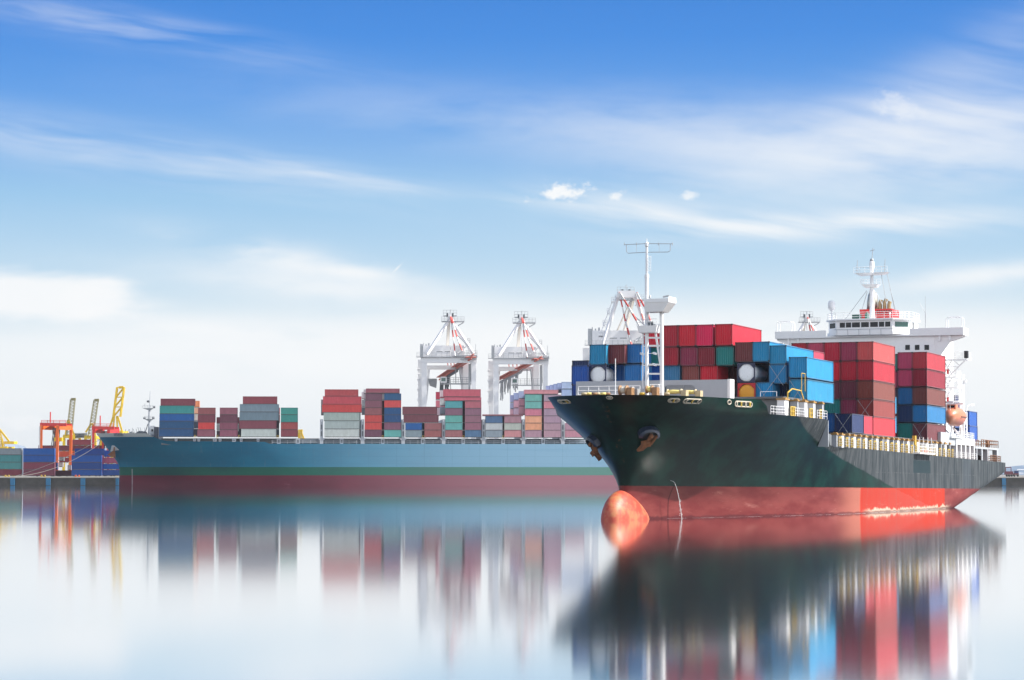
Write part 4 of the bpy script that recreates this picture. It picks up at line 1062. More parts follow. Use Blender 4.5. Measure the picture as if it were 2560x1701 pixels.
BW2 = [(0,0),(.3,.5),(10,3.2),(25,8),(45,13.6),(65,17.4),(82,19),(400,19)]
LEN2 = 272.
def half2(x, z):
    dd = max(0, x - lerp(ST2, z)); k = min(1, max(0, (z-2)/(zF-3)))**1.25
    b = lerp(BW2, dd)*(1-k) + lerp(BD2, dd)*k
    if x > 250: b *= 1 - .25*((x-250)/(LEN2-250))**2*max(0, 1-z/12)
    return b
def ztop2(x): return lerp([(-20,zF),(xs1,zF-.6),(xs1+.5,zF-1.2),((xs1+xs2_)/2,zA+.9),(xs2_,zA),(xs3,zA-.3),(xs4,zB),(400,zB)], x)
nom2 = [0,.1,.4,1,2,3.5,5.5,8,11,14,xs1-1,xs1,xs1+.5,xs1+1.5,(xs1+xs2_)/2,xs2_-1,xs2_,30,36,44,54,xs3,xs4,70,84,100,130,170,210,250,258,266,LEN2]
nom2 = sorted(set(round(a,2) for a in nom2))
m_ = MB(); NL2 = 16
def row2(a, sgn):
    zt = ztop2(a); out = []
    for j in range(NL2+1):
        z = -2 + (zt+2)*j/NL2; x = a + lerp(ST2, z)*max(0, 1-a/24.)
        out.append((x, 19 + sgn*half2(x, z), z))
    return out
for sgn in (1, -1):
    vs = [p for a in nom2 for p in row2(a, sgn)]
    m_.add(vs, [(i*(NL2+1)+j, (i+1)*(NL2+1)+j, (i+1)*(NL2+1)+j+1, i*(NL2+1)+j+1) for i in range(len(nom2)-1) for j in range(NL2)], True)
pr2, sr2 = row2(LEN2, 1), row2(LEN2, -1)
m_.add(pr2+sr2, [(j, j+1, NL2+2+j, NL2+1+j) for j in range(NL2)])
tp, ts = [row2(a,1)[-1] for a in nom2], [row2(a,-1)[-1] for a in nom2]
m_.add([(x,y-.05,z-.1) for x,y,z in tp]+[(x,y+.05,z-.1) for x,y,z in ts], [(i,i+1,len(tp)+i+1,len(tp)+i) for i in range(len(tp)-1)])
h2, t, b = base_mat('far_hull_paint')
oc = t.new('ShaderNodeTexCoord').outputs['Object']; hx, hy, hz = t.xyz(oc)
n1 = t.noise(t.scale(oc, (.03,.03,.08)), 1., 5, .6); n2 = t.noise(t.scale(oc, (.012,.03,.35)), 1., 5, .6)
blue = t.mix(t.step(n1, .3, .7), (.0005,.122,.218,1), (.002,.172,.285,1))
blue = t.mix(t.m('MULTIPLY', t.step(hx, 45., 190.), .9), blue, (.30,.50,.66,1))      # pale haze fade painted into the blue towards the stern
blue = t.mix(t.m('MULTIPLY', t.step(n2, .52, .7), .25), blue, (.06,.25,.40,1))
grn = t.mix(t.step(hx, 60., 190.), t.mix(t.step(n1, .35, .65), (.002,.062,.058,1), (.004,.105,.072,1)), (.13,.29,.25,1))  # green and red bands carry the same painted haze fade
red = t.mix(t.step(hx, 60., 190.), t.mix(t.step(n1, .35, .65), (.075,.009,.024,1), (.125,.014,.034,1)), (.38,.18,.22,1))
mark = t.m('MULTIPLY', t.step(t.noise(t.scale(oc, (.12,.12,.5)), 1., 5, .7), .63, .72), t.m('SUBTRACT', 1., t.step(hz, .8, 2.4)))
red = t.mix(t.m('MULTIPLY', mark, .5), red, (.30,.14,.19,1))
zz = t.m('ADD', hz, t.m('MULTIPLY', t.m('SUBTRACT', n2, .5), .25))
n3 = t.noise(t.scale(oc, (.6,.3,.045)), 1., 5, .7)
blue = t.mix(t.m('MULTIPLY', t.step(n3, .58, .75), .3), blue, (.16,.22,.25,1))
plate = t.m('MAXIMUM', t.m('LESS_THAN', t.m('FRACT', t.m('DIVIDE', hx, 11.6)), .012), t.m('LESS_THAN', t.m('FRACT', t.m('DIVIDE', hz, 3.1)), .03))
blue = t.mix(t.m('MULTIPLY', plate, .22), blue, (.005,.06,.12,1))
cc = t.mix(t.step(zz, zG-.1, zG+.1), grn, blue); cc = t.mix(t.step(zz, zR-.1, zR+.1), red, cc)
strip = t.m('MULTIPLY', t.step(hz, zF-2.05, zF-1.95), t.m('SUBTRACT', 1., t.step(hx, xs1+.3, xs1+.6)))
cc = t.mix(strip, cc, (.66,.70,.70,1))
bootl = t.m('SUBTRACT', 1., t.step(t.m('ABSOLUTE', t.m('SUBTRACT', hx, 5.6)), .18, .28))
cc = t.mix(t.m('MULTIPLY', t.m('MULTIPLY', bootl, .6), t.m('MULTIPLY', t.step(n1, .3, .6), t.m('SUBTRACT', 1., t.step(hz, zG-1., zG-.6)))), cc, (.45,.42,.45,1))
t.l.new(cc, b.inputs['Base Color']); b.inputs['Roughness'].default_value = .42; b.inputs['Specular IOR Level'].default_value = .2
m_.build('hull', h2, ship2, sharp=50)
def near2(px, py):
    """where the picture ray meets the near side of the far hull"""
    r = ray(px, py); k = 860.
    while k < 960:
        w_ = Vector((r.x*k, r.y*k, r.z*k + HC)); q = MB2.inverted() @ w_
        if q.x > lerp(ST2, q.z) and abs(q.y-19) <= half2(q.x, q.z): return q
        k += .05
    return q
# anchor in its pale recess, lettering on the white strip
a = near2(287, 1122)
m_ = MB(); m_.hexa([(a.x-1.8,a.y-.6,a.z-1.2),(a.x+1.9,a.y-.9,a.z-.6),(a.x+1.9,a.y+2,a.z-.6),(a.x-1.8,a.y+2,a.z-1.2)], [(a.x-1.2,a.y-1.0,a.z+1.3),(a.x+.6,a.y-1.2,a.z+1.3),(a.x+.6,a.y+2,a.z+1.3),(a.x-1.2,a.y+2,a.z+1.3)])
bo = m_.build('anchor_bolster', M_GREY, ship2)
m_ = MB(); m_.hexa([(a.x-3,a.y-1.4,a.z-2.6),(a.x+.4,a.y-1.4,a.z-4.),(a.x+.4,a.y-.6,a.z-4.),(a.x-3,a.y-.6,a.z-2.6)], [(a.x-.6,a.y-1.6,a.z-.9),(a.x+.3,a.y-1.6,a.z-1.2),(a.x+.3,a.y-.8,a.z-1.2),(a.x-.6,a.y-.8,a.z-.9)])
m_.bar((a.x-.2,a.y-1.3,a.z-1.),(a.x-.1,a.y-1.2,a.z+.6),.5); m_.build('anchor', M_ANC, bo)
m_ = MB()
for k in range(9):
    q = near2(285.5 + k*2.35, 1086); h_ = .75 if k != 4 else .95
    m_.bar((q.x-.25,q.y-.14,q.z+h_),(q.x+.22,q.y-.06,q.z-.7),.20,.1)
    if k % 2 == 0: m_.bar((q.x-.2,q.y-.14,q.z+(.55 if k % 4 else -.3)),(q.x+.65,q.y-.16,q.z+(.5 if k % 4 else -.35)),.2,.1)
m_.build('bow_lettering', mat('lettering_blue', (.03,.05,.12), .5), ship2)
# foremast, winches, bow house
def b19(px, py): return bk(px, py, 19)
m_ = MB()
m_.tube([b19(373,1092), b19(373.5,1020)], .55, 8, .42); m_.tube([b19(373.5,1020), b19(375.5,978)], .22, 6, .12)
mo2 = m_.build('foremast', M_GREY, ship2)
m_ = MB()
for py, w0, w1 in ((1021,-17,11),(1048,-12,11)):
    q0, q1 = b19(373+w0, py), b19(373+w1, py); q = b19(373, py)
    m_.hexa([(q.x-.6,18.2,q.z-.8),(q.x+.6,18.2,q.z-.8),(q.x+.6,19.8,q.z-.8),(q.x-.6,19.8,q.z-.8)], [(q0.x,17.6,q.z),(q1.x,17.6,q.z),(q1.x,20.4,q.z),(q0.x,20.4,q.z)])
    m_.rail([(q0.x,17.6,q.z),(q1.x,17.6,q.z)], 1.1, 2, 1.2, .06)
q = b19(362,1015); m_.tube([q, b19(362,1010)], .08, 4)
m_.build('mast_platform', M_STEEL, mo2)
for px, py in ((385,1018),(361,1046),(383,1045),(370,1004)): MB().lathe(tuple(b19(px,py)), [(-.5,.35),(.5,.55)], 'x', 8).build('floodlight', M_DGREY, mo2)
m_ = MB()
for k in range(9):
    q = b19(312+k*6.3, 1080); r = rnd.uniform(.6,1.6) if k > 2 else .5
    m_.lathe((q.x, 19-rnd.uniform(0,3), zF-.6), [(-1.2,r),(1.2,r)], 'y', 8); m_.bar((q.x,18,zF-.6),(q.x+rnd.uniform(-1,1),18,zF+r+.9),.15)
m_.bar(b19(362,1085), b19(370,1060), .3)
m_.build('mooring_gear', M_DGREY, ship2)
q = bk(372,1090,14); q1 = bk(386,1065,14)
m_ = MB(); m_.hexa([(q.x,14,zF-1),(q1.x,14,zF-1),(q1.x,24,zF-1),(q.x,24,zF-1)], [(q.x+.6,14,q1.z),(q1.x,14,q1.z),(q1.x,24,q1.z),(q.x+.6,24,q1.z)])
bh = m_.build('bow_house', M_GREY, ship2); MB().box(q.x+1.0,q.x+1.8,13.9,13.997,q1.z-2.4,q1.z-1.4).build('window', M_GLASS, bh)
q0, q1_ = bk(386,1068,8), bk(397,1090,8); MB().box(q0.x, q1_.x, 6, 32, zA-.2, q0.z).build('breakwater', mat('navy_plate', (.012,.02,.04), .5), ship2)
# side passage, lashing bridges
zC = bk(900,1094.5,1).z
MB().box(bk(402,1095).x, LEN2-8, 3.2, 34.8, zB-.5, zC-.35).build('hatch_coaming', mat('passage_grey', (.10,.125,.14), .6, var=.5, vs=.4), ship2)  # dark grey paint of the coaming along the side passage
m_ = MB()
for y in (1.2, 36.8): m_.rail([(xs4+1,y-.7,zB),(LEN2-10,y-.7,zB)], 1.5, 3, 3.2, .07)
m_.build('railing', M_GREY, ship2)
m_ = MB(); x0_ = bk(738,1100).x
for y in (.9,): m_.box(x0_, LEN2-10, y+1.9, y+2.1, zB+1.6, zB+1.75); m_.box(x0_, LEN2-10, y+1.9, y+2.1, zB+.7, zB+.8)
m_.build('pipe_run', M_GREY, ship2)
def low_post(px, w_=3.):
    q = bk(px, 1100, .6); w2 = w_/6*2.4*.5
    m2 = MB(); zb_ = ztop2(q.x)-.1
    m2.hexa([(q.x-w2*.8,.5,zb_),(q.x+w2*.8,.5,zb_),(q.x+w2*.8,2.2,zb_),(q.x-w2*.8,2.2,zb_)], [(q.x-w2,.5,zC-.3),(q.x+w2,.5,zC-.3),(q.x+w2,2.2,zC-.3),(q.x-w2,2.2,zC-.3)])
    o = m2.build('deck_post', M_GREY, ship2)
    if w_ > 2: MB().box(q.x-w2*.35, q.x+w2*.35, .45, .497, zb_+.5, zC-.9).build('slot', M_DGREY, o)
for px in (440,486,497,537,550,585,603,645,697,745): low_post(px, 4.4 if px in (537,585,697,745) else 3.)
for px in (854,957,1057,1158,1258,1358): low_post(px, 4.2)
def bridge(px):
    q = bk(px, 1060, .6); zt_ = bk(px, 1049, .6).z; zb_ = zB-.1; m2 = MB(); w2 = .62
    m2.hexa([(q.x-.75,.3,zb_),(q.x+.75,.3,zb_),(q.x+.75,3,zb_),(q.x-.75,3,zb_)], [(q.x-.75,.3,zC-1.2),(q.x+.75,.3,zC-1.2),(q.x+.75,3,zC-1.2),(q.x-.75,3,zC-1.2)])
    m2.hexa([(q.x-.75,.3,zC-1.2),(q.x+.75,.3,zC-1.2),(q.x+.75,3,zC-1.2),(q.x-.75,3,zC-1.2)], [(q.x-1.7,.3,zC-.25),(q.x+1.7,.3,zC-.25),(q.x+1.7,3,zC-.25),(q.x-1.7,3,zC-.25)])
    m2.box(q.x-w2, q.x+w2, .3, 37, zC-.25, zt_)
    o = m2.build('lashing_bridge', M_GREY, ship2)
    for k, (f0, f1) in enumerate(((.06,.36),(.44,.72),(.88,.96))):
        z0, z1 = zC + (zt_-zC)*f0, zC + (zt_-zC)*f1; r = w2*.45
        pts = [(q.x + r*math.cos(a), (z0+r if a > math.pi else z1-r) + r*math.sin(a)) for a in [i*math.pi/8 for i in range(17)][:-1]]
        MB().prism(pts, 'y', .24, .297).build('opening', M_DGREY if k < 2 else M_WHITE, o)
for px in (804,906.5,1008,1109,1209,1308.5,1407): bridge(px)
for px in (488,543,598,694,957,1058.5,1159,1258):
    q = bk(px, 1090, .4); m_ = MB()
    for s_ in (-.3,.3): m_.bar((q.x+s_,.2,zC-.4),(q.x+s_,.2,zC+.9),.12)
    m_.bar((q.x-.3,.2,zC+.9),(q.x+.3,.2,zC+.9),.12); m_.build('ladder_hoop', M_YEL, ship2)

M_RAIL = mat('bottom_rail', (.045,.042,.045), .7, var=.4)
def flat_box(M, L, Hh, Wd, colr, label, group, name='shipping_container', n=None):
    """far container: one mesh, ribbed long side at y = 0"""
    m_ = MB(); s_ = .13; n = n or max(8, int(L/.42))
    pr_ = ribs(n, L-2*s_, .05); vs = []
    for y_, sg_ in ((.04,1),(Wd-.04,-1)):
        vs = []
        for tt, dd in pr_: vs += [(s_+tt, y_+dd*sg_, .16), (s_+tt, y_+dd*sg_, Hh-.12)]
        m_.add(vs, [(2*k, 2*k+2, 2*k+3, 2*k+1) for k in range(len(pr_)-1)])
    for x0 in (0, L-s_):
        for y0 in (0, Wd-s_): m_.box(x0, x0+s_, y0, y0+s_, .0, Hh)
        m_.box(x0+.03, x0+s_-.03, s_, Wd-s_, .05, Hh-.05)
    for y0 in (0.01, Wd-s_-.01): m_.box(s_, L-s_, y0, y0+s_, Hh-.12, Hh-.01)
    m_.box(s_, L-s_, s_, Wd-s_, Hh-.06, Hh-.02); nf = len(m_.f)
    for y0 in (0.012, Wd-s_-.012): m_.box(s_+.002, L-s_-.002, y0, y0+s_, -.02, .2)
    me = m_.mesh('container_shell'); me.materials.append(M_PAINT2); me.materials.append(M_RAIL)
    for p in me.polygons[nf:]: p.material_index = 1                       # dark bottom rails
    o = link(name, me, None, None, colr); o.matrix_world = M
    return tag(o, label, 'container', group)
G2 = 'containers stacked on the blue ship'
def crp(ox, sc=5.6, oy=940.):
    return lambda x, y: (ox + x/sc, oy + y/sc)
C2, C3, C5 = crp(360), crp(760), crp(1160)
M_, RO, RD, TL, LT, GY, WG, RB, NB, BR, PP, PE, MV, PK = (118,58,72),(140,84,100),(196,72,76),(52,140,140),(104,178,174),(118,138,152),(196,206,204),(0,84,152),(8,72,116),(142,80,84),(112,74,92),(236,168,134),(160,136,154),(206,124,136)  # stack colours below pale to the right, haze put into the paint
def cell(C, x0, x1, y0, y1, colr, label, yo=0.):
    (a0, b0), (a1, b1) = C(x0, y0), C(x1, y1)
    p, q = bk(a0, b1, yo), bk(a1, b0, yo)
    return flat_box(MB2 @ Matrix.Translation((p.x, yo, p.z+.015)), q.x-p.x, q.z-p.z-.03, 2.6, tuple(x*.86 for x in sh(*colr)), label, G2)
TI = {5: ['bottom','second','middle','fourth','top'], 6: ['bottom','second','third','fourth','fifth','top'], 4: ['bottom','second','third','top'], 3: ['bottom','middle','top'], 2: ['lower','upper']}
def stack(C, x0, x1, rows, where, shift=None, yo=0.):
    n = len(rows)
    for i, (y0, y1, colr, nm) in enumerate(rows):
        if i+1 < n: y1 = rows[i+1][0]
        dx0, dx1 = (shift[i] if shift else (0, 0))
        cell(C, x0+dx0, x1+dx1, y0, y1, colr, f'{nm} container at the {TI[n][n-1-i]} of {where}' if TI[n][n-1-i] in ('top','bottom') else f'{nm} container, {TI[n][n-1-i]} tier of {where}', yo)
stack(C2, 214, 698, [(320,418,M_,'maroon'),(420,530,TL,'teal'),(533,634,RB,'royal blue'),(636,740,NB,'dark blue'),(745,856,(18,74,122),'navy')], 'the first stack from the blue bow', [(17,17),(4,2),(1,2),(-1,-3),(-4,-8)])
stack(C2, 752, 998, [(445,541,BR,'brown red'),(545,648,M_,'maroon'),(652,750,(205,66,66),'bright red'),(755,856,RO,'dusty rose')], 'the short stack, second from the blue bow', [(5,2),(0,0),(8,-10),(-6,-4)])
stack(C2, 1060, 1310, [(445,541,RO,'dusty rose'),(545,648,(100,54,72),'dark maroon'),(652,750,(130,72,92),'plum rose'),(755,856,(142,84,104),'faded rose')], 'the short stack, third from the blue bow')
stack(C2, 1340, 1885, [(288,394,(134,62,74),'maroon red'),(397,505,GY,'grey'),(508,624,(110,132,146),'steel grey'),(628,740,(124,66,80),'maroon'),(745,858,WG,'pale grey')], 'the tall stack with two grey ones', [(43,-20),(0,4),(-4,0),(-6,-30),(20,-35)])
stack(C2, 1915, 2154, [(445,541,(58,144,136),'teal'),(545,648,(54,138,132),'teal green'),(652,748,(152,70,72),'brick red'),(753,856,(130,62,74),'maroon')], 'the lone short stack with teal upper half')
stack(C3, 275, 785, [(190,283,(176,74,80),'dull red'),(287,395,(190,76,88),'rose red'),(400,511,(198,70,70),'bright red'),(515,626,(164,180,176),'grey green'),(630,741,(172,186,186),'light grey'),(745,860,(202,210,208),'near white')], 'the stack with red above grey', [(15,-23),(-10,20),(-20,22),(0,-5),(10,-7),(13,-10)])
cell(C3, 868, 1340, 178, 243, (150,84,98), 'long rose container across the top of the stack with a blue column')
stack(C3, 852, 1091, [(247,341,PP,'purple maroon'),(345,442,(128,80,96),'plum'),(447,545,(144,88,94),'brown rose'),(549,648,(202,76,74),'red'),(652,755,(206,78,76),'bright red'),(759,860,(110,70,90),'purple')], 'the left column under the long rose one', [(8,4),(5,4),(1,0),(-2,0),(-2,-3),(-4,0)])
stack(C3, 1125, 1361, [(247,341,(30,82,126),'dark blue'),(345,443,(208,80,82),'red'),(448,546,(20,76,126),'blue'),(549,651,(22,72,122),'navy blue'),(655,755,(128,84,106),'purple rose'),(759,861,LT,'pale teal')], 'the right column with blue and red containers')
stack(C3, 1390, 1875, [(432,540,(118,66,76),'maroon'),(545,656,(112,62,74),'dark maroon')], 'the low stack, long and uppermost', [(-10,-10),(5,10)])
stack(C3, 1420, 1652, [(660,757,(20,90,158),'blue'),(762,862,(138,156,166),'grey')], 'the left column in the low maroon topped stack')
stack(C3, 1688, 1925, [(660,757,(154,98,102),'brown rose'),(762,862,(160,96,96),'rosy brown')], 'the right column in the low maroon topped stack')
cell(C3, 1952, 2475, 188, 295, (198,98,114), 'long pink red container topping the stack left of the first white crane leg')
cell(C3, 1968, 2482, 299, 351, (204,104,122), 'long rose container second from top of the stack with teal boxes')
stack(C3, 1980, 2218, [(355,452,(88,164,172),'blue green'),(456,552,(132,96,116),'purple rose'),(556,654,(104,178,170),'light teal'),(658,757,(108,178,176),'pale teal'),(762,862,(164,108,112),'rosy brown')], 'the left column with three teal boxes')
stack(C5, 15, 243, [(355,452,(182,104,118),'rose'),(457,552,(142,102,122),'mauve rose'),(556,654,(148,104,120),'dull rose'),(658,757,(154,104,122),'plum rose'),(762,862,(84,120,156),'slate blue')], 'the column right of the teal boxes')
cell(C5, 262, 830, 540, 562, (182,116,130), 'long rose container lying across the low stack between two tall ones')
stack(C5, 302, 538, [(565,660,(78,112,150),'slate blue'),(664,759,(200,206,210),'off white'),(763,864,(148,162,174),'grey')], 'the left column, low stack nearest the black bow')
stack(C5, 567, 803, [(565,660,(176,134,146),'dusty rose'),(664,759,(190,196,188),'pale grey green'),(763,864,(208,146,150),'pink')], 'the right column, low stack nearest the black bow')
cell(C5, 845, 1320, 195, 258, (216,150,158), 'long pink container topping the last tall stack before the black bow')
stack(C5, 858, 1088, [(262,356,(116,182,174),'sea green'),(360,458,(118,184,178),'pale sea green'),(462,559,(210,130,150),'pink rose'),(563,660,(240,176,142),'peach'),(664,760,(240,172,136),'apricot'),(764,866,(186,148,164),'mauve')], 'the left column near the black bow')
stack(C5, 1120, 1358, [(265,356,(178,156,172),'mauve'),(360,458,(214,140,154),'pink'),(462,559,(176,150,170),'lilac'),(563,660,(182,152,172),'pale mauve'),(664,760,(188,154,168),'dusty pink'),(764,866,(194,156,170),'pale rose')], 'the right column near the black bow')
stack(C5, 1418, 1680, [(660,760,(190,150,168),'mauve pink'),(764,866,(206,148,164),'rose pink')], 'the stack cut off by the black bow')
# long containers of the second row, seen as dark strips in the gaps of the front row
DK = [(88,44,56),(70,60,72),(52,70,88),(96,50,52),(60,66,74),(84,56,62)]  # shade of the gaps put in as dark base colours
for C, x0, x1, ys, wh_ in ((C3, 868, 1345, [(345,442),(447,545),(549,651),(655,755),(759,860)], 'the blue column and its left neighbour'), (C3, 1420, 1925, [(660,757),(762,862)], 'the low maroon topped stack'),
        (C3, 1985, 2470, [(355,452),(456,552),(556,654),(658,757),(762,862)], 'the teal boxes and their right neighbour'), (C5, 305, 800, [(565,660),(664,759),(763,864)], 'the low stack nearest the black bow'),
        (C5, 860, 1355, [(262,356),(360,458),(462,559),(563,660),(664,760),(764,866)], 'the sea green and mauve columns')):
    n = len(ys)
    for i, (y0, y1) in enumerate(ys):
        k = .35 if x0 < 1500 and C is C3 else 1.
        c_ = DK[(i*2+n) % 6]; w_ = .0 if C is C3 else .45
        c_ = tuple(int(v + (170-v)*w_) for v in c_)  # paler near the right, haze mixed into the colour
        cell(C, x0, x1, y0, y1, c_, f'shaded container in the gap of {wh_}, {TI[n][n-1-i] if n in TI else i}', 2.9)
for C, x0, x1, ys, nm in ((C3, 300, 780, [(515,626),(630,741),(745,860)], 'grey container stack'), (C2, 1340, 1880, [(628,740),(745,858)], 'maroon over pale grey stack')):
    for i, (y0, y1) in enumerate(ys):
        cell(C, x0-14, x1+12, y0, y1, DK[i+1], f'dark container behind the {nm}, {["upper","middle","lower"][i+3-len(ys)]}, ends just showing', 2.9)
# end faces and rows showing behind the front row
def behind(C, x0, x1, ys, cols, names, yo, L=12.5):
    """stack further inboard; its left or right end shows past the front row"""
    for (y0, y1), c_, nm in zip(ys, cols, names):
        (a0, b0), (a1, b1) = C(x0, y0), C(x1, y1); p, q = bk(a0, b1, yo), bk(a1, b0, yo)
        x_ = p.x if L > 0 else q.x + L
        flat_box(MB2 @ Matrix.Translation((x_, yo, p.z+.015)), abs(L), q.z-p.z-.03, 2.6, sh(*c_), nm, G2)
behind(C2, 700, 778, [(350,440),(445,535),(540,630),(635,738),(743,850)], [(238,150,104),(236,176,146),(226,214,206),(60,74,92),(44,50,70)],
       ['orange container end showing right of the first stack top','peach container end showing right of the first stack','cream container end showing beside the first blue bow stack','slate container end in shadow right of the first stack','dark navy container end low beside the first stack'], 13., -12.5)
behind(C2, 1015, 1056, [(578,670),(675,765),(770,855)], [(96,40,52),(150,150,152),(60,44,56)], ['dark red container in the gap between the second and third stacks','grey container in the gap between the second and third stacks','dark container low in the gap between the second and third stacks'], 18., 12.5)
behind(C2, 1880, 1902, [(445,540),(545,658)], [(186,80,84),(120,52,66)], ['red container end right of the grey pair, upper','dark red container end right of the grey pair, lower'], 8., -12.5)
behind(C3, 238, 300, [(332,440),(443,552)], [(120,110,116),(96,98,104)], ['dusty brown container end left of the bright red one','dark grey container end left of the grey green one'], 8., 12.5)
behind(C3, 835, 900, [(190,250),(255,330)], [(196,190,196),(170,168,176)], ['pale grey container end left of the long rose top one','light grey container end under the long rose top one'], 5.5, 12.5)
behind(C3, 808, 880, [(225,325),(335,432),(438,545)], [(206,200,206),(168,176,186),(110,120,136)], ['white container end left of the purple maroon one','silver container end left of the plum one','slate container end left of the brown rose one'], 10.5, 12.5)
behind(C3, 1905, 1990, [(200,300),(310,420),(430,540)], [(214,196,202),(200,206,208),(176,184,196)], ['pale pink container end left of the pink red top one','white container end left of the blue green one','pale grey container end left of the purple rose one'], 5.5, 12.5)
behind(C3, 1848, 1930, [(225,333),(342,450),(455,556)], [(176,58,80),(206,120,136),(188,170,182)], ['dark pink container end at the far left of the stack with teal boxes','light rose container end at the far left of the teal box stack','mauve grey container end at the far left of the teal box stack'], 15.5, 12.5)
behind(C5, 770, 850, [(215,318),(322,425),(430,540)], [(170,182,214),(218,158,172),(214,160,172)], ['pale blue container end left of the long pink top one','pink container end left of the pale sea green one','light pink container end left of the pink rose one'], 5.5, 12.5)
behind(C5, 700, 760, [(240,340),(345,450),(455,548)], [(156,170,206),(206,160,178),(190,170,192)], ['lavender blue container end, second column left of the long pink one','lilac pink container end, second column left of the long pink one','pale violet container end, second column left of the long pink one'], 10.5, 12.5)
behind(C5, 650, 705, [(270,372),(378,462),(465,545)], [(150,160,196),(160,168,200),(204,160,176)], ['slate lavender container end, leftmost of the pale ends','grey lavender container end, leftmost of the pale ends','rosy container end, leftmost of the pale ends'], 15.5, 12.5)
behind(C5, 1372, 1620, [(85,186),(190,290),(295,395)], [(164,184,214),(156,180,212),(150,172,206)], ['pale blue container above the pink stack beside the black bow, topmost','pale blue container beside the black bow, second down','pale blue container beside the black bow, third down'], 3., 13.)
for k in range(4):
    behind(C5, 1310-52*k, 1400-52*k, [(100+13*k,198+13*k)], [(160+3*k,178,212)], [f'pale blue container end in the slanting row beside the black bow, {["first","second","third","fourth"][k]} from right'], 6.+3.2*k, 12.5)
# ================================================================== quay stacks at the left
G3 = 'containers stacked on the quay'
def qbox(x0, x1, y0, y1, colr, label, Y):
    a, c = onY(x0/4.9, 920+y1/4.9, Y), onY(x1/4.9, 920+y0/4.9, Y)
    return flat_box(Matrix.Translation((a.x, Y, a.z+.015)), c.x-a.x, c.z-a.z-.03, 2.6, tuple(x*.8 for x in sh(*colr)), label, G3)
YS = 985.
for x0, x1, rows, wh_ in ((-130,262,[(985,1066,(128,140,150),'grey'),(1068,1155,(64,134,138),'teal'),(1157,1242,(70,136,138),'dusty teal'),(1244,1324,(112,44,62),'maroon')],'the stack at the left picture edge'),
        (283,668,[(985,1070,(2,82,160),'royal blue'),(1072,1155,(0,76,154),'blue'),(1158,1243,(120,52,74),'rose maroon'),(1245,1325,(112,54,74),'dull maroon')],'the stack left of the orange gantry'),
        (876,1242,[(1070,1157,(0,76,156),'royal blue'),(1159,1244,(10,62,132),'dark blue'),(1246,1324,(0,72,148),'blue')],'the stack right of the orange gantry')):
    n = len(rows)
    for i, (y0, y1, c_, nm) in enumerate(rows): y1 = rows[i+1][0] if i+1 < n else y1; qbox(x0, x1, y0, y1, c_, f'{nm} container, {TI[n][n-1-i]} tier of {wh_}', YS)
for x0, x1, y0, y1, c_, l, Y in ((1255,1620,1098,1172,(150,70,100),'rose container on the quay just behind the blue bow',YS+2),(1255,1620,1175,1246,(0,76,158),'royal blue container on the quay touching the blue bow outline',YS+2),(1255,1620,1248,1323,(14,66,136),'dark blue container at the foot of the pile behind the blue bow',YS+2),
        (915,1275,988,1072,(4,62,142),'dark blue container on the top of the pile behind the right quay stack',YS+8),(1278,1640,1010,1092,(8,70,160),'blue container high behind the blue bow',YS+8),
        (668,1050,1255,1326,(60,26,42),'dark maroon container between the orange gantry legs',YS+14),(640,700,1160,1250,(6,50,110),'navy container end beside the orange gantry leg',YS+6),
        (470,870,950,1018,(118,50,66),'maroon container high behind the orange gantry, left part',YS+75),(872,1250,950,1018,(112,44,62),'dark maroon container high behind the orange gantry, right part',YS+75),
        (820,1112,878,948,(150,68,80),'brick red container on the very top behind the gantry',YS+75),(720,912,1020,1096,(206,80,52),'orange red container seen through the orange gantry',YS+75),
        (722,782,1090,1142,(150,154,158),'grey container end seen between the orange gantry legs',YS+30),(724,870,1100,1160,(140,50,62),'crimson container seen through the orange gantry near its foot',YS+50),
        (718,770,1158,1215,(196,190,190),'white container end between the orange gantry legs',YS+30),(826,872,1190,1252,(176,176,186),'pale grey container end right of the orange gantry',YS+30)):
    qbox(x0, x1, y0, y1, c_, l, Y)
q = onY(31, 1180, YS+.5)
M_STRIPE, t, b = base_mat('red_white_stripes')
oc = t.new('ShaderNodeTexCoord').outputs['Object']; wv = t.m('FRACT', t.m('MULTIPLY', t.xyz(oc)[2], .155))
t.l.new(t.mix(t.step(wv, .46, .5), (.62,.62,.62,1), (.50,.045,.035,1)), b.inputs['Base Color'])
# mooring ropes of the far ship
for (x1, y1), l in (((236,1091),'upper mooring rope slanting from the quay to the blue bow'),((240,1098),'lower mooring rope slanting from the quay to the blue bow')):
    a = onY(36, 1191.5, YQ+.3); c = MB2 @ near2(252, 1098 + (y1-1091)*1.5); m_ = MB(); pts = []
    for k in range(19):
        u = k/18; p = a.lerp(c, u); p.z -= 4*u*(1-u)*(1.4 if y1 < 1095 else 3.2); pts.append(p)
    m_.tube(pts, .10, 5); tag(m_.build('mooring_rope', M_ROPE), l, 'rope', 'mooring ropes of the blue ship')

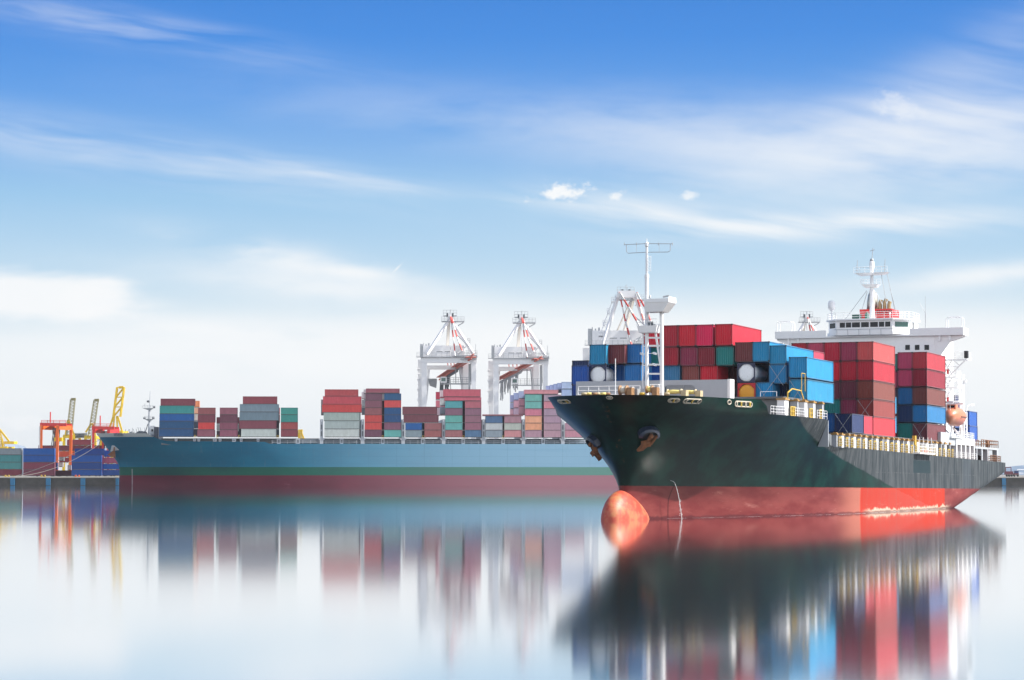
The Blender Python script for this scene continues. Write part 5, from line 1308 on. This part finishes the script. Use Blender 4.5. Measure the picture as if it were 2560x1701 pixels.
# ================================================================== cranes
def lattice(m_, a, c, w0, w1, side, nseg=9, r=.16, depth=None):
    """four chord box lattice from a to c; side = unit vector across"""
    a, c, side = Vector(a), Vector(c), Vector(side).normalized(); d_ = (c-a).normalized(); up = d_.cross(side).normalized(); dp = depth or w0
    def P(u, i, j): 
        w_ = w0 + (w1-w0)*u; return a.lerp(c, u) + side*(w_/2*i) + up*(dp/2*j)
    for i in (-1, 1):
        for j in (-1, 1): m_.bar(P(0,i,j), P(1,i,j), r*1.6)
    for k in range(nseg):
        u0, u1 = k/nseg, (k+1)/nseg
        for j in (-1, 1): m_.bar(P(u0,-1,j), P(u1,1,j), r); m_.bar(P(u1,-1,j), P(u1,1,j), r)
        for i in (-1, 1): m_.bar(P(u0,i,-1), P(u1,i,1), r)
M_BOOM = mat('boom_red', (.60,.17,.13), .6, var=.3, vs=.6)
M_BEIGE = mat('cream_paint', (.66,.62,.55), .55, var=.1)
def sts(ox, oy, k, Yc, label, mirror=1, boom='in', simple=False, wide=False):
    """white ship-to-shore crane; x, y are measured on the left one of the pair, apex foot at 545, 665"""
    def Q(x, y, d=0.):
        p = onY(ox + mirror*k*(x-545)/5.2275, oy + k*(y-665)/5.2275, Yc); p.y += d; return p
    base = Q(545, 665); base.z = ZQ
    cr_ = thing('quay_crane', (base.x, Yc, ZQ+.004), label, 'crane', 'white ship to shore cranes'); IM = Matrix.Translation((-base.x, -Yc, -ZQ-.004))
    def B(m2, nm, m0, par=None): return m2.build(nm, m0, par or cr_, IM if par is None else None)
    s = k*Yc/F/5.2275                                          # metres per measured unit
    for x, w_, d in ((212,68,0),(860,62,0),(140,66,20),(745,78,20)):
        t_ = Q(x, 700, d); m2 = MB(); ww = w_*s*.5; b_ = t_.copy(); b_.z = ZQ; ww2 = ww*.85; b_.x += (x-545)*-.02*s
        m2.hexa([(b_.x-ww2,b_.y-ww2,ZQ),(b_.x+ww2,b_.y-ww2,ZQ),(b_.x+ww2,b_.y+ww2,ZQ),(b_.x-ww2,b_.y+ww2,ZQ)], [(t_.x-ww,t_.y-ww,t_.z),(t_.x+ww,t_.y-ww,t_.z),(t_.x+ww,t_.y+ww,t_.z),(t_.x-ww,t_.y+ww,t_.z)])
        if d: 
            f_ = Q(x + (60 if x < 500 else -55), 1120, d); m2.bar((b_.x, b_.y, ZQ+8), Q(x+(110 if x < 500 else -60), 830, d), ww*.9)
        B(m2, 'leg', M_WHITE2)
    B(MB().bar(Q(170,735,-.2), Q(900,735,-.2), 66*s, 74*s), 'portal_beam', M_WHITE2); B(MB().bar(Q(110,805,20), Q(760,805,20), 40*s, 55*s), 'portal_beam', M_WHITE2)
    a, c = Q(192,690,3), Q(735,540,3); m2 = MB(); m2.box(min(a.x,c.x), max(a.x,c.x), Yc+3, Yc+15, a.z, c.z)
    mh = B(m2, 'machinery_house', M_WHITE2)
    for x0, x1 in ((372,448),(478,550)): 
        p, q = Q(x0,622,3), Q(x1,616,3); o = MB().box(min(p.x,q.x), max(p.x,q.x), Yc+2.9, Yc+2.997, p.z, q.z).build('vent', M_DGREY, mh)
    m2 = MB(); p, q = Q(152,690,4), Q(190,520,4); m2.box(min(p.x,q.x), max(p.x,q.x)-.01, Yc+4, Yc+9, p.z, q.z)
    for x, y, w_ in ((195,500,8),(265,505,18),(228,515,14),(162,515,10)): p = Q(x, y, 6); m2.box(p.x-w_*s/2, p.x+w_*s/2, p.y, p.y+1, Q(x,540).z, p.z)
    m2.build('roof_gear', M_STEEL, mh).matrix_local = Matrix.Identity(4)
    m2 = MB(); m2.rail([Q(115,692,-1), Q(905,692,-1)], 2.0, 3, 2.4, .07); m2.bar(Q(110,696,-1), Q(910,696,-1), 2.4, .3)
    m2.rail([Q(640,690,-2), Q(905,690,-2)], 2.6, 4, 1.2, .06); m2.bar(Q(600,682,-2), Q(905,682,-2), 1.2, .5); m2.bar(Q(690,718,-2), Q(900,718,-2), 1., .5)
    for x in (800,895): m2.tube([Q(x-10,530,-1), Q(x-10,650,-1)], .12, 4)
    m2.rail([Q(780,528,-1), Q(812,528,-1)], 2.5, 3, 1., .1)
    B(m2, 'walkway', M_STEEL)
    if wide:                                                              # seen from its end: two splayed posts under a broad head
        m2 = MB()
        for (x0,y0),(x1,y1),w_ in (((455,190),(300,690),30),((640,190),(800,690),30)): m2.bar(Q(x0,y0,4), Q(x1,y1,0), w_*s, w_*s)
        m2.hexa([Q(440,200,2),Q(655,200,2),Q(655,200,9),Q(440,200,9)], [Q(462,130,2),Q(632,130,2),Q(632,130,9),Q(462,130,9)]); B(m2, 'a_frame', M_WHITE2)
        m2 = MB(); m2.bar(Q(625,195,10), Q(500,690,18), 30*s, 30*s); m2.bar(Q(610,195,12), Q(390,690,20), 14*s, 14*s); B(m2, 'back_leg', M_BEIGE)
        m2 = MB()
        for k_ in range(4):
            x_, y_ = 430-44*k_, 240+120*k_; m2.bar(Q(x_-40,y_,4), Q(x_+10,y_,4), 2., .4); m2.rail([Q(x_-40,y_,3), Q(x_+5,y_,3)], 2., 2, 1., .12); m2.bar(Q(x_-38,y_,4), Q(x_,y_+30,4), .3)
            if k_: m2.bar(Q(x_-36,y_,4), Q(x_+14,y_-118,4), .4)
        B(m2, 'stair_landing', M_WHITE2)
    else:
        m2 = MB()
        for (x0,y0,d0),(x1,y1,d1),w_ in (((535,190,8),(245,665,0),34),((560,190,8),(855,655,0),34)): m2.bar(Q(x0,y0,d0), Q(x1,y1,d1), w_*s, w_*s)
        m2.box(Q(545,0,8).x-34*s, Q(545,0,8).x+34*s, Yc+6, Yc+10, Q(0,215,8).z, Q(0,118,8).z); B(m2, 'a_frame', M_WHITE2)
        m2 = MB(); m2.bar(Q(525,200,10), Q(490,690,18), 36*s, 36*s); B(m2, 'back_leg', M_BEIGE)
    m2 = MB(); m2.bar(Q(432,217,8), Q(732,217,8), 3., .5); m2.rail([Q(432,217,6), Q(732,217,6)], 2.2, 3, 1.4, .08); m2.bar(Q(720,230,8), Q(640,275,8), .4)
    m2.bar(Q(455,142,8), Q(632,142,8), 2., .35); m2.rail([Q(455,142,7), Q(632,142,7)], 2.6, 2, 1.6, .09); m2.tube([Q(552,118,8), Q(553,52,8)], .07, 4)
    ap = B(m2, 'apex_platform', M_STEEL)
    m2 = MB()
    for x in (508, 580): p = Q(x, 160, 7); m2.box(p.x-10*s, p.x+10*s, p.y-1, p.y+1, p.z, Q(x,108,7).z)
    m2.build('sheave_block', M_DGREY, ap)
    for pts in ((((470,150,2),(530,430,2),(590,700,-4)), ((480,160,2),(580,330,0),(690,540,-4)), ((640,160,2),(690,330,0),(740,540,-4)), ((650,150,2),(740,330,0),(830,560,-4))) if wide else (((552,150,6),(590,430,2),(622,690,-4)), ((566,170,6),(640,430,0),(712,625,-4)))):
        m2 = MB()
        for u, v in zip(pts, pts[1:]): m2.bar(Q(*u), Q(*v), 15*s, 15*s)
        B(m2, 'stay', M_STRIPE)
    m2 = MB(); m2.bar(Q(630,395,2), Q(800,560,0), .35); m2.bar(Q(625,660,-3), Q(760,560,0), .5); m2.tube([Q(540,215,8), Q(556,690,0)], .12, 4); m2.tube([Q(545,110,8), Q(545,60,8)], .1, 4)
    B(m2, 'stay_rope', M_STEEL)
    if simple: return cr_
    e0, e1 = (830,700), (390,905)
    if boom == 'long': e0, e1 = (770,705), (262,905)
    A_, Z_ = Q(*e0, -4), Q(*e1, 45)
    m2 = MB(); lattice(m2, A_, Z_, 90*s, 80*s, (.35,-.9,.1), 12, .32, 66*s); m2.bar(A_, Z_, 4.6, .3)
    for f in (.35,.45,.55,.65,.75): p = A_.lerp(Z_, f); m2.bar(p + Vector((0,0,1)), p + Vector((-.6,0,7.5)), .45)
    bo_ = B(m2, 'boom', M_BOOM)
    m2 = MB()                                                             # zigzag stairs on the left legs
    for k_ in range(8):
        ya, yb = 760+68*k_, 828+68*k_; xa, xb = (98, 128) if k_ % 2 else (128, 98)
        m2.bar(Q(xa,ya,19), Q(xb,yb,19), .25); m2.bar(Q(96,yb,18.6), Q(130,yb,18.6), .7, .15)
    B(m2, 'stairway', M_WHITE2)
    m2 = MB(); lattice(m2, A_.lerp(Z_,.45)+Vector((0,-.3,-2)), Z_+Vector((0,-.3,-1.6)), 60*s, 60*s, (.35,-.9,.1), 10, .3, 26*s)
    for i in range(22):                                                   # hanging cables and hoist gear
        p = A_.lerp(Z_, .5+.5*i/21 if boom == 'long' else .72+.28*i/21) + Vector((rnd.uniform(-1,1), rnd.uniform(-3,1), -2.))
        m2.bar(p, p+Vector((rnd.uniform(-.6,.6),0,-rnd.uniform(3,9))), rnd.uniform(.25,.7))
    bm2 = B(m2, 'trolley', M_DGREY if boom == 'in' else M_STEEL); m2 = MB()
    m2.rail([Q(420,1035,10), Q(820,1035,10)], 3., 3, 2., .1); m2.bar(Q(415,1035,10), Q(822,1035,10), 1., .6)
    m2.bar(Q(790,1035,0), Q(805,1035,0), 2., 3.)
    for x in (620,665): m2.bar(Q(x,830,4), Q(x+(0 if x < 650 else 25),1030,8), .4)
    B(m2, 'cab_walkway', M_STEEL)
    p, q = Q(418,1022,6), Q(498,945,6); m2 = MB(); m2.box(min(p.x,q.x), max(p.x,q.x), Yc+6, Yc+9, p.z, q.z); cb = B(m2, 'operator_cab', M_WHITE2)
    p, q = Q(430,1005,6), Q(486,960,6); MB().box(min(p.x,q.x), max(p.x,q.x), Yc+5.9, Yc+5.997, p.z, q.z).build('window', M_GRGL, cb)
    if boom == 'in':
        m2 = MB(); p = Q(300,990,18); m2.hexa([Q(265,1050,16),Q(350,1080,16),Q(350,1080,20),Q(265,1050,20)], [Q(245,960,14),Q(360,960,14),Q(360,960,22),Q(245,960,22)]); B(m2, 'spreader', M_STEEL)
    m2 = MB(); m2.bar(Q(800,775,6), Q(800,1300,6), .9); m2.rail([Q(815,1010,5), Q(822,1010,5)], 9, 6, .8, .12); B(m2, 'lift_shaft', M_STEEL)
    return cr_
YC = 985.
sts(1020+545/5.2275, 760+665/5.2275, 1., YC, 'white quay crane, left one of the pair with a red boom pointing down left')
sts(1020+1482/5.2275, 760+683/5.2275, 1., YC, 'white quay crane, right one of the pair, boom end hidden by its own leg', boom='long')
sts(1567, 856, 1.27, YC-12, 'white quay crane behind the foremast of the black ship', mirror=1, simple=True, wide=True)
sts(2022, 882, .92, YC+60, 'white quay crane top showing above the left bridge wing', simple=True)

def yellow(pts_boom, base_y, feet, Yc, label, m0=M_CYEL, w=(2.5,2.2), box=None, nseg=12, wr=.17):
    (x0,y0),(x1,y1) = pts_boom
    def Q(x, y, d=0.):
        p = onY(x/4.9, 920+y/4.9, Yc); p.y += d; return p
    b_ = Q(x0, base_y); 
    o = thing('dock_crane', (b_.x, Yc, ZQ+.004), label, 'crane', 'yellow cranes beyond the quay'); IM = Matrix.Translation((-b_.x, -Yc, -ZQ-.004))
    m2 = MB(); lattice(m2, Q(x0,y0), Q(x1,y1), w[0], w[1], (1,0,0), nseg, wr, 2.6); m2.bar(Q(x1-20,y1), Q(x1+34,y1-2), 1.4, 1.2)
    m2.build('boom', m0, o, IM)
    m2 = MB()
    for (fx,fy),(tx,ty) in feet: m2.bar(Q(tx,ty), Q(fx,fy), .75, .9)
    m2.build('a_frame', M_CYEL, o, IM)
    m2 = MB()
    for dx_ in (-60, 60):
        for d in (0, 16): p = Q(x0+dx_, base_y, d); m2.bar((p.x,p.y,ZQ), p, 1.3, 1.3)
    m2.bar(Q(x0-70,base_y), Q(x0+70,base_y), 1.6, 1.8); m2.bar(Q(x0-70,base_y,16), Q(x0+70,base_y,16), 1.6, 1.8)
    for dx_ in (-60, 60): m2.bar(Q(x0+dx_,base_y), Q(x0+dx_,base_y,16), 1.2, 1.4)
    m2.build('portal', M_CYEL, o, IM)
    for kind, bx0, bx1, by0, by1 in (box or ()):
        p, q = Q(bx0,by1), Q(bx1,by0); MB().box(p.x, q.x, Yc+1, Yc+9, p.z, q.z).build('machinery_house', kind, o, IM)
    return o
M_YDARK = mat('weathered_yellow', (.22,.20,.09), .6, var=.4, vs=.5)
yellow(((845,830),(893,385)), 840, (((910,830),(840,640)),((800,830),(830,640))), 1150., 'yellow lattice crane, leftmost of the three raised booms', M_YDARK)
yellow(((1108,850),(1178,395)), 850, (((1050,790),(1120,680)),((1175,850),(1130,680))), 1150., 'yellow lattice crane, middle of the three raised booms', M_YDARK, box=((M_GREY,895,1062,798,858),))
o = yellow(((1432,600),(1478,240)), 790, (((1325,790),(1390,590)),((1500,790),(1440,590)),((1385,790),(1400,590)),((1440,790),(1430,590))), 1110., 'tall bright yellow crane, rightmost of the three raised booms', M_CYEL, (3.6,3.6), nseg=3, wr=.42)
yellow(((20,960),(-50,700)), 985, (((110,900),(0,760)),((35,985),(20,860))), 1120., 'yellow crane cut off by the left picture edge', M_CYEL, box=((M_CYEL,45,165,900,932),))
yellow(((360+2170/5.6)*4.9-0, 0) and (((3690,910),(3674,770))), 985, (((3770,980),(3690,790)),((3650,980),(3672,790))), 1180., 'small yellow crane beyond the gap in the blue ship cargo')
# rubber tyred gantries
def gantry(x0, x1, x2, x3, ytop, ybot0, ybot1, Yc, label, m0):
    def Q(x, y, d=0.):
        p = onY(x/4.9, 920+y/4.9, Yc); p.y += d; return p
    b_ = Q((x0+x3)/2, ytop); o = thing('gantry_crane', (b_.x, Yc, ZQ+.004), label, 'crane', 'yard gantry cranes'); IM = Matrix.Translation((-b_.x,-Yc,-ZQ-.004))
    for x, d in ((x0,0),(x1,12),(x2,0),(x3,12)):
        m2 = MB(); t_ = Q(x, ytop+30, d); t_2 = t_.copy(); t_2.z = ZQ+1.5; m2.bar(t_2, t_, 1.15, 1.1, (0,1,0)); 
        lg = m2.build('leg', m0, o, IM)
        m2 = MB()
        for dx_ in (-1.6, 1.6): m2.lathe((t_.x+dx_, t_.y, ZQ+.95), [(-.5,.9),(.5,.9)], 'y', 10)
        m2.build('wheel', M_BLACK, lg)
    for d, s0 in ((0,0),(12,0)):
        m2 = MB(); m2.bar(Q(x0-14,ytop+20,d), Q(x3+10,ytop+26,d), 1., 1.5); m2.build('top_girder', M_RED, o, IM)
    for xa, xb in ((x0,x1),(x2,x3)):
        MB().bar(Q(xa,ytop+58,0), Q(xb,ytop+58,12), 1.1, 2.1).build('end_beam', m0, o, IM); MB().bar(Q(xa,0,0).xy.to_3d()+Vector((0,0,ZQ+1.9)), Q(xb,0,12).xy.to_3d()+Vector((0,0,ZQ+1.9)), 1., .8).build('sill_beam', m0, o, IM)
    m2 = MB(); m2.box(Q((x0+x3)/2-40,0).x, Q((x0+x3)/2+60,0).x, Yc+1, Yc+10, Q(0,ytop+28).z, Q(0,ytop+8).z); m2.rail([Q(x0,ytop+25), Q(x3,ytop+25)], 2., 3, 3., .12)
    p = Q((x0+x3)/2-40, ytop); m2.tube([p, p+Vector((0,0,5))], .3, 6)
    tr_ = m2.build('trolley', M_RED, o, IM)
    p, q = Q((x0+x3)/2-5,900), Q((x0+x3)/2+90,852); MB().box(p.x,q.x,Yc+2,Yc+5,p.z,q.z).build('operator_cab', M_CYEL, o, IM)
    m2 = MB()
    for k in range(10): a = Q((x0+x3)/2-40+k*10, ytop+60, 5); m2.bar(a, a+Vector((rnd.uniform(-2,2),0,-rnd.uniform(6,18))), .3)
    m2.build('hoist_rope', M_DGREY, o, IM)
    m2 = MB(); m2.tube([Q(x0-14,ytop+45,-1), Q(x0-16,985,-1)], .25, 5); m2.build('ladder', M_STEEL, o, IM)
    return o
gantry(506, 617, 704, 806, 672, 985, 1250, YS+20, 'orange rubber tyred gantry crane standing over the quay stacks', M_ORANGE)
gantry(1142, 1208, 1330, 1392, 712, 980, 980, YS+60, 'red gantry crane half hidden behind the blue bow', M_RED)
# ================================================================== right hand quay
def W4(x, y, Yc=975.): return onY(2180 + x/3.734, 820 + y/3.734, Yc)
a = W4(1225, 1390); s_ = 975./F/3.734
tr = thing('truck', (a.x, 975, ZQ+.004), 'maroon truck with open load frame on the quay past the stern', 'truck')
Lx = lambda x: W4(x, 0).x - a.x
Hz = lambda y: W4(0, y).z - ZQ
M_TRK = mat('maroon_truck_paint', (.13,.03,.045), .5, var=.2)
MB().box(Lx(1225), Lx(1300), 0, 2.4, .9, Hz(1340)).build('load_bed', M_TRK, tr)
m_ = MB(); m_.box(Lx(1302), Lx(1352), 0, 2.3, .8, Hz(1358)); m_.build('cab', M_TRK, tr)
MB().box(Lx(1315), Lx(1350), .1, 2.2, Hz(1358)+.003, Hz(1334)).build('cab_roof', mat('blue_cab', (.02,.04,.12), .4), tr)
m_ = MB()
for x in (1230, 1280): m_.bar((Lx(x),.2,.9),(Lx(x),.2,Hz(1303)),.3)
m_.bar((Lx(1205),.2,Hz(1303)),(Lx(1282),.2,Hz(1303)),.4); m_.build('load_frame', M_TRK, tr)
for x in (1240,1262,1285,1310,1340):
    MB().lathe((Lx(x), 0, .55), [(-.2,.55),(.25,.55)], 'y', 12).build('wheel', M_BLACK, tr)
m_ = MB(); p, q = W4(1358,1385,982.), W4(1500,1385,982.)
m_.rail([(p.x,982,ZQ+.004),(q.x,982,ZQ+.004)], 3.2, 2, 3., .16); tag(m_.build('fence', M_WHITE), 'white post fence on the quay at the right picture edge', 'fence')
# the machinery house lettering: two rows of dark strokes too small to read
m_ = MB()
for x, y, w_ in ((946,818,7),(958,826,5),(990,816,8),(992,828,8),(925,846,5),(940,848,13),(962,846,10),(988,846,10),(1002,846,8)):
    p = onY(x/4.9, 920+y/4.9, 1149.); m_.bar((p.x-w_*.2,1150.9,p.z),(p.x+w_*.2,1150.9,p.z+.3),1.,.2,(0,0,1))
mk = [o for o in bpy.data.objects if o.name.startswith('machinery_house') and o.parent and o.parent.name.startswith('dock_crane')][0]
o = m_.build('lettering', M_DGREY, mk); o.matrix_parent_inverse = mk.matrix_parent_inverse; bpy.context.view_layer.update(); o.matrix_local = mk.matrix_world.inverted()

# ================================================================== the air
HX = [(-1450, 1400), (-200, 6000), (-1.2, 140)]
hzm = bpy.data.materials.new('haze_air'); hzm.use_nodes = True; nt = hzm.node_tree; nt.nodes.remove(nt.nodes['Principled BSDF'])
pv = nt.nodes.new('ShaderNodeVolumePrincipled'); pv.inputs['Color'].default_value = (.92,.95,1,1); pv.inputs['Density'].default_value = .00004; pv.inputs['Anisotropy'].default_value = .2
nt.links.new(pv.outputs[0], nt.nodes['Material Output'].inputs['Volume'])
o = MB().box(HX[0][0],HX[0][1],HX[1][0],HX[1][1],HX[2][0],HX[2][1]).build('haze', hzm); o['kind'] = 'stuff'
